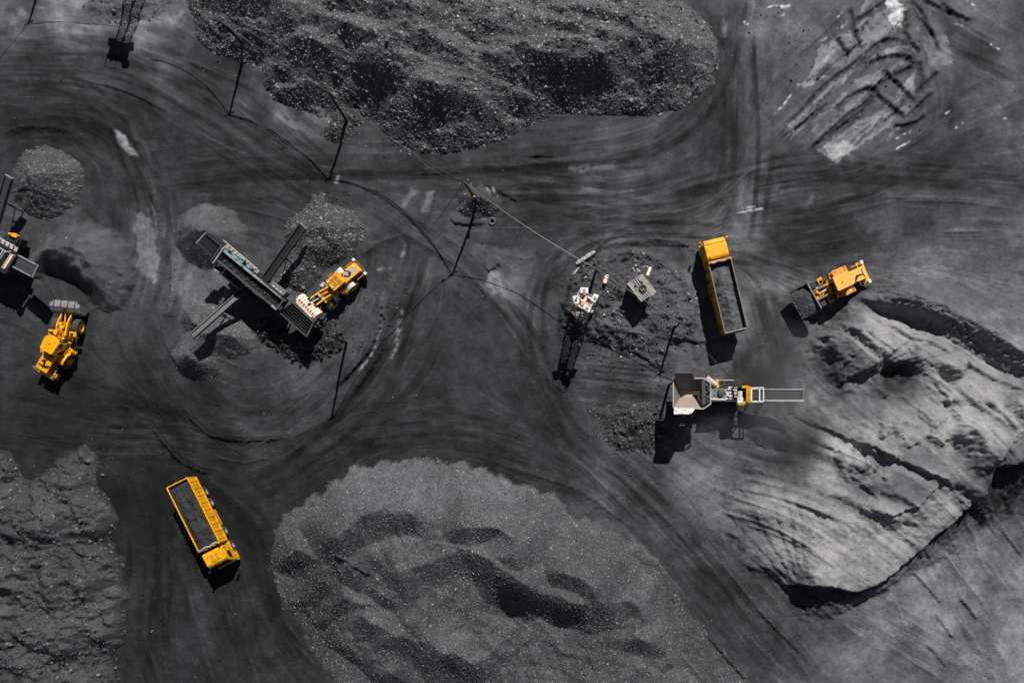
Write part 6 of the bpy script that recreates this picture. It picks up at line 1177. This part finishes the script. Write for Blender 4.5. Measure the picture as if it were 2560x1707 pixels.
TW, legs = light_tower(W(1448, 792, 0), lt, .5, 'rust cream floodlight tower on the mound left of the tin roofed shed', [zt_(600,340,lt), zt_(1090,600,lt), zt_(820,985,lt), zt_(400,690,lt)], [(zt_(725,325,lt), 0), (zt_(1045,560,lt), 2.7+1.57), (zt_(478,608,lt), .9+.9), (zt_(812,865,lt), -.6)])
m = MB(); m.hexa([zt_(*q) for q in ((290,950,.9),(470,1120,.9),(500,1000,.9),(320,890,.9),(290,950,1.9),(470,1110,1.9),(500,1000,1.9),(320,890,1.9))]); m.build('winch_box', RUSTW, TW, TW.location, bevel=.03)
m = MB(); m.hexa([zt_(*q) for q in ((890,960,1.2),(960,1000,1.2),(1030,930,1.2),(950,880,1.2),(890,960,2.0),(960,1000,2.0),(1030,930,2.0),(950,880,2.0))]); m.build('cable_box', solid('dusty_cream', (.5,.4,.3)), TW, TW.location, bevel=.03)
q = zt_(600,1030,2.4); m = MB(); m.box(q.x-.4,q.x+.4,q.y-.25,q.y+.25,q.z-.5,q.z); m.build('switch_box', WHT, TW, TW.location, bevel=.03)
m = MB(); a = W(372, 0, 4.6); 
tz = 7.2; tcx = W(346-4, -34, 0); tcs = [Vector((tcx.x + dx, tcx.y + dy, tz)) for dx, dy in ((-.7,1.2),(1.3,.6),(.7,-1.2),(-1.3,-.6))]
light_tower(W(352, -22, 0), tz, .4, 'lattice floodlight tower just past the top left edge, known by its shadow', tcs, [(tcs[0], 0), (tcs[1], 1.6), (tcs[2], 3.1)], True, False)

# ---- tin roofed shed
org = W(1601, 721, 0); org.z = ground_z(org.x, org.y); SH = root('shed', org, 0, 'small square shed under a striped corrugated roof with junk on top', 'shed'); zz = org.z + 2.3
rc = [W(1566,709,zz), W(1602,755,zz), W(1636,730,zz), W(1606,684,zz)]; e1 = (rc[1]-rc[0]); e2 = (rc[3]-rc[0])
b0 = [rc[0]+e1*.06+e2*.06, rc[1]-e1*.06+e2*.06, rc[2]-e1*.06-e2*.06, rc[3]+e1*.06-e2*.06]; m = MB(); m.hexa([Vector((q.x,q.y,org.z-.1)) for q in b0] + [q - Vector((0,0,.12)) for q in b0]); m.build('wall', DRK, SH, org)
m = MB(); n = 22; up = Vector((0,0,1)); prev = None
ribs = [(i/(n*2), .045*(1 if i % 2 else -1)) for i in range(n*2+1)]
for (t0, h0), (t1, h1) in zip(ribs[:-1], ribs[1:]): m.quadplate([rc[0]+e2*t0+up*h0, rc[1]+e2*t0+up*h0, rc[1]+e2*t1+up*h1, rc[0]+e2*t1+up*h1], .015)
rf = m.build('corrugated_roof', solid('striped_tin', (.25,.245,.24), .55, .1, .45, (.10,.10,.10), 2.0), SH, org)
for t in (.05,.10,.16,.22,.30,.42,.55,.66,.72,.78,.84,.89,.95): m = MB(); p, q = rc[0]+e2*t+up*.05, rc[1]+e2*t+up*.05; m.bar(p, q, .05, .02); m.build('rust_strip', solid('pale_rust_strip', (.66,.60,.55), .7, 0, .4), rf, org)
def roof_pt(u, v, dz=.06): return rc[0] + e1*u + e2*v + up*dz
p = roof_pt(.55,.52); m = MB(); m.lathe([(.20,.04),(.22,.0),(.36,-.02),(.40,.08),(.36,.18),(.22,.16),(.20,.04)], tuple(p), 22, 'z'); tag(m.build('old_tyre', TYRE), 'worn tyre lying in the middle of the shed roof', 'tyre')
for (u, v), s, mm in (((.30,.30),.16,DRK), ((.45,.22),.13,GRY), ((.25,.72),.2,GRY)): p = roof_pt(u,v); m = MB(); m.lathe([(.01,s*.7),(s*.8,s*.6),(s,0.0)], tuple(p), 14, 'z'); o = m.build('vent_cap', mm, rf, org)
q = W(1618, 690, zz-.7); m = MB(); m.tube(q, q + Vector((.35,.9,-.3)), .16, 12); m.build('stove_pipe', CREAM, SH, org)
# ================================================================== POLES, WIRES, SMALL THINGS, DUST
SHX, SHY = -SUN_DIR[0] * S / math.tan(math.radians(SUN_EL)), -SUN_DIR[1] * S / math.tan(math.radians(SUN_EL))
def utility_pole(T, Qs, label, base=None, band=None, arm=True):
    best = min((math.hypot(*(np.array(gp(*T, z)) - (np.array(Qs) - z * np.array([SHX, SHY])))), z) for z in np.arange(3, 13, .1)); z = best[1]
    top = W(*T, z); b = W(*base) if base else Vector((top.x, top.y, 0)); b.z = ground_z(b.x, b.y)
    r = root('utility_pole', b, 0, label, 'utility pole', 'poles along the power line')
    m = MB(); m.tube(b - Vector((0,0,.3)), top, .16, 10, .10); m.build('pole', POLE, r, b)
    m = MB(); m.bar(top - Vector((.45,.25,.18)), top + Vector((.45,.25,-.18)), .08, .08); m.build('cross_arm', POLE, r, b)
    for k in (-1, 1): m = MB(); p = top + Vector((.38*k,.21*k,-.14)); m.lathe([(.01,.0),(.05,.0),(.06,.08),(.03,.14),(.01,.15)], tuple(p), 8, 'z'); m.build('insulator', PALE, r, b)
    if band: m = MB(); p = b.lerp(top, .3); m.box(p.x-.2,p.x+.2,p.y-.24,p.y-.1,p.z-.25,p.z+.25); m.build('meter_box', band, r, b)
    return r, top
r0, t0 = utility_pole((549,51), (564.5,289), 'leaning pole standing on the left foot of the huge coal stockpile', (614,118))
r2, t2 = utility_pole((820,229), (823,453), 'leaning pole standing in the small coal heap below the stockpile', (869,306))
r1, t1 = utility_pole((1160,455), (1130,690), 'leaning pole standing in the small earth mound near the centre', (1195,512), YEL)
r4, t4 = utility_pole((1491,672), (1440,850), 'pole between the log and the floodlight tower')
r5, t5 = utility_pole((1701,806), (1652,941), 'short pole left of the parked truck, above the crusher hopper')
r6, t6 = utility_pole((826,840), (821,1046), 'thin pole at the right edge of the boulders by the feed hopper', (866,856))
r7, t7 = utility_pole((20,-130), (47,72), 'pole outside the top left corner, known by its shadow')
def wire(a, b, sag, label, r=.03, nm='power_line', loops=0, mm=None, off=0.0):
    a, b = Vector(a), Vector(b); pts = []; n = 40 if loops else 24; d = (b - a); sd = d.cross(Vector((0,0,1))).normalized()
    for i in range(n + 1):
        t = i / n; p = a.lerp(b, t) - Vector((0, 0, sag * 4 * t * (1 - t)))
        if loops: w = abs(math.sin(math.pi * loops * t ** .8)) * (.2 + .8 * t); p = p - Vector((0,0,.5*w)) + sd * (.35 * w + off)
        pts.append(p)
    m = MB(); m.path(pts, r, 5); o = m.build(nm, mm or PWIRE, None, a); o.location = a; tag(o, label, 'power line', 'overhead wires'); return o
tl = W(330, -115, t0.z + .3)
wire(tl, t0, 1.3, 'overhead wire leaving the stockpile foot pole past the top edge', .045, 'power_line', 0, WIRE); wire(t0, t2, .9, 'overhead wire between the two poles along the huge stockpile', .045, 'power_line', 0, WIRE)
wire(t0, t2, 1.1, 'loosely looped wire slung between the two poles along the stockpile', .042, 'power_line', 7, WIRE)
wire(t2, t1, 2.2, 'overhead wire from the small coal heap pole to the earth mound pole', .045, 'power_line', 0, WIRE); wire(t1, t4, 1.5, 'overhead wire from the earth mound pole to the pole by the tower', .036, 'power_line', 0, solid('bright_wire', (.17,.17,.17), .5, 0, .2))
wire(t2, t1, 2.4, 'looser second wire from the small coal heap pole to the earth mound pole', .042, 'power_line', 3, WIRE)
wire(t4, t5, .35, 'overhead wire passing over the shed roof', .04); wire(t5, zk(1990,300,3.0), .35, 'wire running down from the short pole to the crusher', .05, 'power_line', 0, WIRE)
wire(t1, t6, 2.3, 'thin wire from the earth mound pole to the boulder pole', .035, 'power_line', 0, WIRE); wire(t7, W(-160,60,6), .4, 'overhead wire outside the top left corner', .03, 'power_line', 0, WIRE); wire(t7, W(250,-200,7), .3, 'overhead wire beyond the top left corner', .03, 'power_line', 0, WIRE)
z6c = lambda x, y, z: W(1340 + x/3.4075, 600 + y/3.4075, z)
CB = [((515,250,6.5),(545,330,4.8),(620,400,3.0),(735,460,1.6)), ((515,250,6.5),(560,310,5.0),(660,360,3.6),(745,470,1.7)), ((470,600,1.4),(540,480,1.6),(610,430,1.5),(680,470,1.4),(725,520,1.3)), ((480,610,1.4),(560,500,1.5),(640,450,1.4),(730,500,1.2)),
      ((500,570,1.5),(560,460,1.6),(600,430,1.5),(700,460,1.4),(740,490,1.3)), ((470,610,1.2),(540,550,1.2),(590,500,1.25),(650,510,1.2),(720,500,1.2)), ((415,745,1.1),(480,680,1.15),(560,630,1.2),(660,605,1.2),(740,615,1.2),(790,650,1.1)), ((425,735,1.1),(500,665,1.15),(600,618,1.2),(700,600,1.2),(760,590,1.1)),
      ((490,590,1.3),(520,640,1.2),(560,680,1.1)), ((640,360,1.5),(720,430,1.8),(830,525,1.2)), ((600,330,3.),(690,380,2.6),(780,420,2.2))]
for k, c in enumerate(CB):
    p = [z6c(*q) for q in c]; sp = spline([tuple(q)[:2] for q in p], 6); zs_ = np.interp(np.linspace(0, 1, len(sp)), np.linspace(0, 1, len(p)), [q.z for q in p])
    pts = [Vector((x, y, max(z, ground_z(x, y) + .04))) for (x, y), z in zip(sp, zs_)]; m = MB(); m.path(pts, .035 if k > 1 else .028, 6); o = m.build('cable', WIRE if k % 3 else BLK, None, pts[0]); o.location = pts[0]
    tag(o, ['black drop wire from the pole beside the tower down to the shed, left strand','black drop wire from the pole beside the tower down to the shed, right strand'][k] if k < 2 else 'black cable trailing over the mound between the floodlight tower and the shed', 'cable', 'cables between tower and shed')

def ridge_log(a, b, w, h, nm, mm, label, cat, seed):
    a, b = Vector(a), Vector(b); a.z = ground_z(a.x, a.y); b.z = ground_z(b.x, b.y); d = (b-a); s = d.cross(Vector((0,0,1))).normalized(); rg = random.Random(seed); n = 9; m = MB(); rings = []
    for i in range(n):
        c = a.lerp(b, i/(n-1)); ww = w*rg.uniform(.8,1.15)*(.6 if i in (0,n-1) else 1); hh = h*rg.uniform(.8,1.15)*(.6 if i in (0,n-1) else 1)
        rings += [c - s*ww/2 - Vector((0,0,.1)), c - s*ww*.45 + Vector((0,0,hh*.7)), c - s*ww*.1 + Vector((0,0,hh)), c + s*ww*.3 + Vector((0,0,hh*.9)), c + s*ww/2 - Vector((0,0,.1))]
    fs = []
    for i in range(n-1):
        for k in range(4): fs.append((i*5+k, i*5+k+1, (i+1)*5+k+1, (i+1)*5+k))
    fs += [(0,1,2,3,4), tuple((n-1)*5 + k for k in (4,3,2,1,0))]
    m.add(rings, fs); o = m.build(nm, mm, None, a); o.location = a; return tag(o, label, cat)
ridge_log(W(1440,664), W(1487,633), .46, .42, 'log', WOOD, 'split pale log lying at the upper rim of the tower mound', 'log', 1)
ridge_log(W(1432,690), W(1447,674), .26, .16, 'plank', WOOD, 'short pale plank just below the split log', 'plank', 2)
ridge_log(W(1519,857), W(1537,877), .14, .12, 'plank', WOOD, 'thin broken plank at the crack below the shed', 'plank', 3)
p = W(1511.5, 706); p.z = ground_z(p.x, p.y); m = MB(); m.M = Matrix.Translation(p) @ Matrix.Rotation(1.25, 4, 'Z'); m.box(-.5,.5,-.22,.22,0,.42,.05,.04).box(-.45,-.1,-.18,.18,.42,.5); tag(m.build('metal_box', CREAM, bevel=.03), 'rusty cream box on the ground right of the pole by the tower', 'box')
for k, (q, lab) in enumerate((((1222,482),'left one of two pale slabs on the earth mound'), ((1235,478),'right one of two pale slabs on the earth mound'))):
    p = W(*q); p.z = ground_z(p.x, p.y); m = MB(); m.M = Matrix.Translation(p) @ Matrix.Rotation(-1.2 - .2*k, 4, 'Z') @ Matrix.Rotation(.25, 4, 'X'); m.prism([(-.4,-.10),(-.15,-.17),(.42,-.1),(.5,.05),(.1,.15),(-.35,.08)], -.05, .12, 'z'); tag(m.build('concrete_slab', solid('grey_concrete', (.26,.25,.24), .8, 0, .5)), lab, 'slab')
p = W(1231, 554); p.z = ground_z(p.x, p.y) + .12; m = MB(); m.M = Matrix.Translation(p) @ Matrix.Rotation(.25, 4, 'X'); m.lathe([(.20,.08),(.23,.0),(.34,-.04),(.40,.08),(.35,.2),(.23,.17),(.20,.08)], (0,0,0), 24, 'z'); tag(m.build('old_tyre', solid('sun_bleached_tyre', (.16,.16,.16), .7, 0, .6)), 'old tyre lying on the ground below the earth mound', 'tyre')
rgb = np.random.default_rng(77)
for q, s_, tn, lab in (((1546,811),.26,.30,'larger pale stone on bare ground below the shed'), ((1566,818),.2,.34,'smaller pale stone right of its neighbour below the shed'), ((1524,851),.3,.36,'pale stone at the crack with the broken plank'), ((1577,888),.24,.32,'pale stone above the wheel marks left of the crusher'), ((257,1186),.3,.12,'rock rolled just off the top of the rubble bank'), ((1450,864),.18,.42,'white stone inside the tower shadow'), ((381,1577),.22,.07,'dark stone standing alone right of the rubble bank')):
    boulder(*q, s_, tn, 'stone', lab, None, rgb, 'stone')
for k in range(14):                                              # pale broken slabs at the back of the shed
    boulder(1600 + rgb.uniform(-26, 34), 672 + rgb.uniform(-14, 14) + abs(k-7)*.6, rgb.uniform(.12,.26), rgb.uniform(.18,.5), 'stone', 'pale broken stone in the pile behind the shed', 'stones behind the shed', rgb, 'broken_stone')
# top left: broken bank with dumped stones
# ---- dust drifting from the loader and the crusher
def dust_mat(name, dens, sc, col, seed, thr=.46):
    m = bpy.data.materials.new(name); m.use_nodes = True; nt = m.node_tree; N = nt.nodes; L = nt.links; N.clear()
    out = N.new('ShaderNodeOutputMaterial'); pv = N.new('ShaderNodeVolumePrincipled'); pv.inputs['Color'].default_value = (*col, 1); pv.inputs['Anisotropy'].default_value = .1
    tc = N.new('ShaderNodeTexCoord'); ln = N.new('ShaderNodeVectorMath'); ln.operation = 'LENGTH'; L.new(tc.outputs['Object'], ln.inputs[0])
    fo = N.new('ShaderNodeMapRange'); fo.interpolation_type = 'SMOOTHSTEP'; fo.inputs[1].default_value = 1; fo.inputs[2].default_value = .15; L.new(ln.outputs['Value'], fo.inputs[0])
    nz = N.new('ShaderNodeTexNoise'); nz.noise_dimensions = '4D'; nz.inputs['W'].default_value = seed; nz.inputs['Scale'].default_value = sc; nz.inputs['Detail'].default_value = 4; nz.inputs['Roughness'].default_value = .55; nz.inputs['Distortion'].default_value = .5; L.new(tc.outputs['Object'], nz.inputs['Vector'])
    mr = N.new('ShaderNodeMapRange'); mr.inputs[1].default_value = thr; mr.inputs[2].default_value = .72; mr.inputs[4].default_value = dens; L.new(nz.outputs['Fac'], mr.inputs[0])
    mu = N.new('ShaderNodeMath'); mu.operation = 'MULTIPLY'; L.new(mr.outputs[0], mu.inputs[0]); L.new(fo.outputs[0], mu.inputs[1]); L.new(mu.outputs[0], pv.inputs['Density']); L.new(pv.outputs[0], out.inputs['Volume']); return m
def dust(px, py, z, rx, ry, rz, rot, dens, label, seed, sc=1.25, col=(.10,.10,.103), thr=.40):
    p = W(px, py, z); bm = bmesh.new(); bmesh.ops.create_icosphere(bm, subdivisions=3, radius=1.0); me = bpy.data.meshes.new('dust_cloud'); bm.to_mesh(me); bm.free()
    o = link('dust_cloud', me, dust_mat('coal_dust', dens, sc, col, seed, thr)); o.location = p; o.scale = (rx/S, ry/S, rz); o.rotation_euler = (0, 0, rot); tag(o, label, 'dust cloud', None, 'stuff')
dust(1940, 890, 2.4, 135, 105, 2.2, .3, 2.0, 'dark coal dust drifting below the bucket of the orange loader', 1.0)
dust(2010, 1110, 2.6, 110, 125, 2.4, 0, .8, 'coal dust drifting right of the crusher discharge heap', 2.0)
dust(1955, 1000, 3.6, 115, 200, 2.8, -.2, .42, 'pale wisps of coal dust rising between the crusher and the stockpile', 5.0, 1.5, (.55,.55,.56), .38)
dust(1790, 1075, 2.2, 150, 55, 1.8, .15, .6, 'thin coal dust hanging below the crusher', 3.0, 1.5, (.22,.22,.225))
# ================================================================== CAMERA, SUN, SKY
cam = bpy.data.cameras.new('camera'); co = bpy.data.objects.new('camera', cam); COL.objects.link(co)
co.location = (0, 0, HC); cam.sensor_width = 36.0; cam.lens = S * HC / 2560 * 36
cam.shift_x = (1280 - NAD[0]) / 2560; cam.shift_y = (NAD[1] - 853.5) / 2560; cam.clip_start = 1; cam.clip_end = 3000
scene.camera = co
w = bpy.data.worlds.new('World'); scene.world = w; w.use_nodes = True
sky = w.node_tree.nodes.new('ShaderNodeTexSky'); sky.sky_type = 'NISHITA'; sky.sun_disc = False
sv = Vector((SUN_DIR[0] * math.cos(math.radians(SUN_EL)), -SUN_DIR[1] * math.cos(math.radians(SUN_EL)), math.sin(math.radians(SUN_EL))))
sky.sun_elevation = math.radians(SUN_EL); sky.sun_rotation = math.atan2(sv.x, sv.y)
sky.air_density = .5; sky.dust_density = .25
bg = w.node_tree.nodes['Background']; bg.inputs['Strength'].default_value = .05
hs = w.node_tree.nodes.new('ShaderNodeHueSaturation'); hs.inputs['Saturation'].default_value = .6
w.node_tree.links.new(sky.outputs[0], hs.inputs['Color']); w.node_tree.links.new(hs.outputs[0], bg.inputs[0])
sun = bpy.data.lights.new('sun', 'SUN'); sun.energy = 5.0; sun.angle = math.radians(.5); sun.color = (1, .985, .955)
so = bpy.data.objects.new('sun', sun); COL.objects.link(so); so.rotation_euler = (-sv).to_track_quat('-Z', 'Y').to_euler(); so.location = sv * 200
scene.view_settings.view_transform = 'Standard'; scene.view_settings.look = 'None'; scene.view_settings.gamma = 1; scene.view_settings.exposure = 0
scene.cycles.max_bounces = 4; scene.cycles.diffuse_bounces = 2; scene.cycles.glossy_bounces = 2; scene.cycles.volume_bounces = 0
scene.cycles.caustics_reflective = False
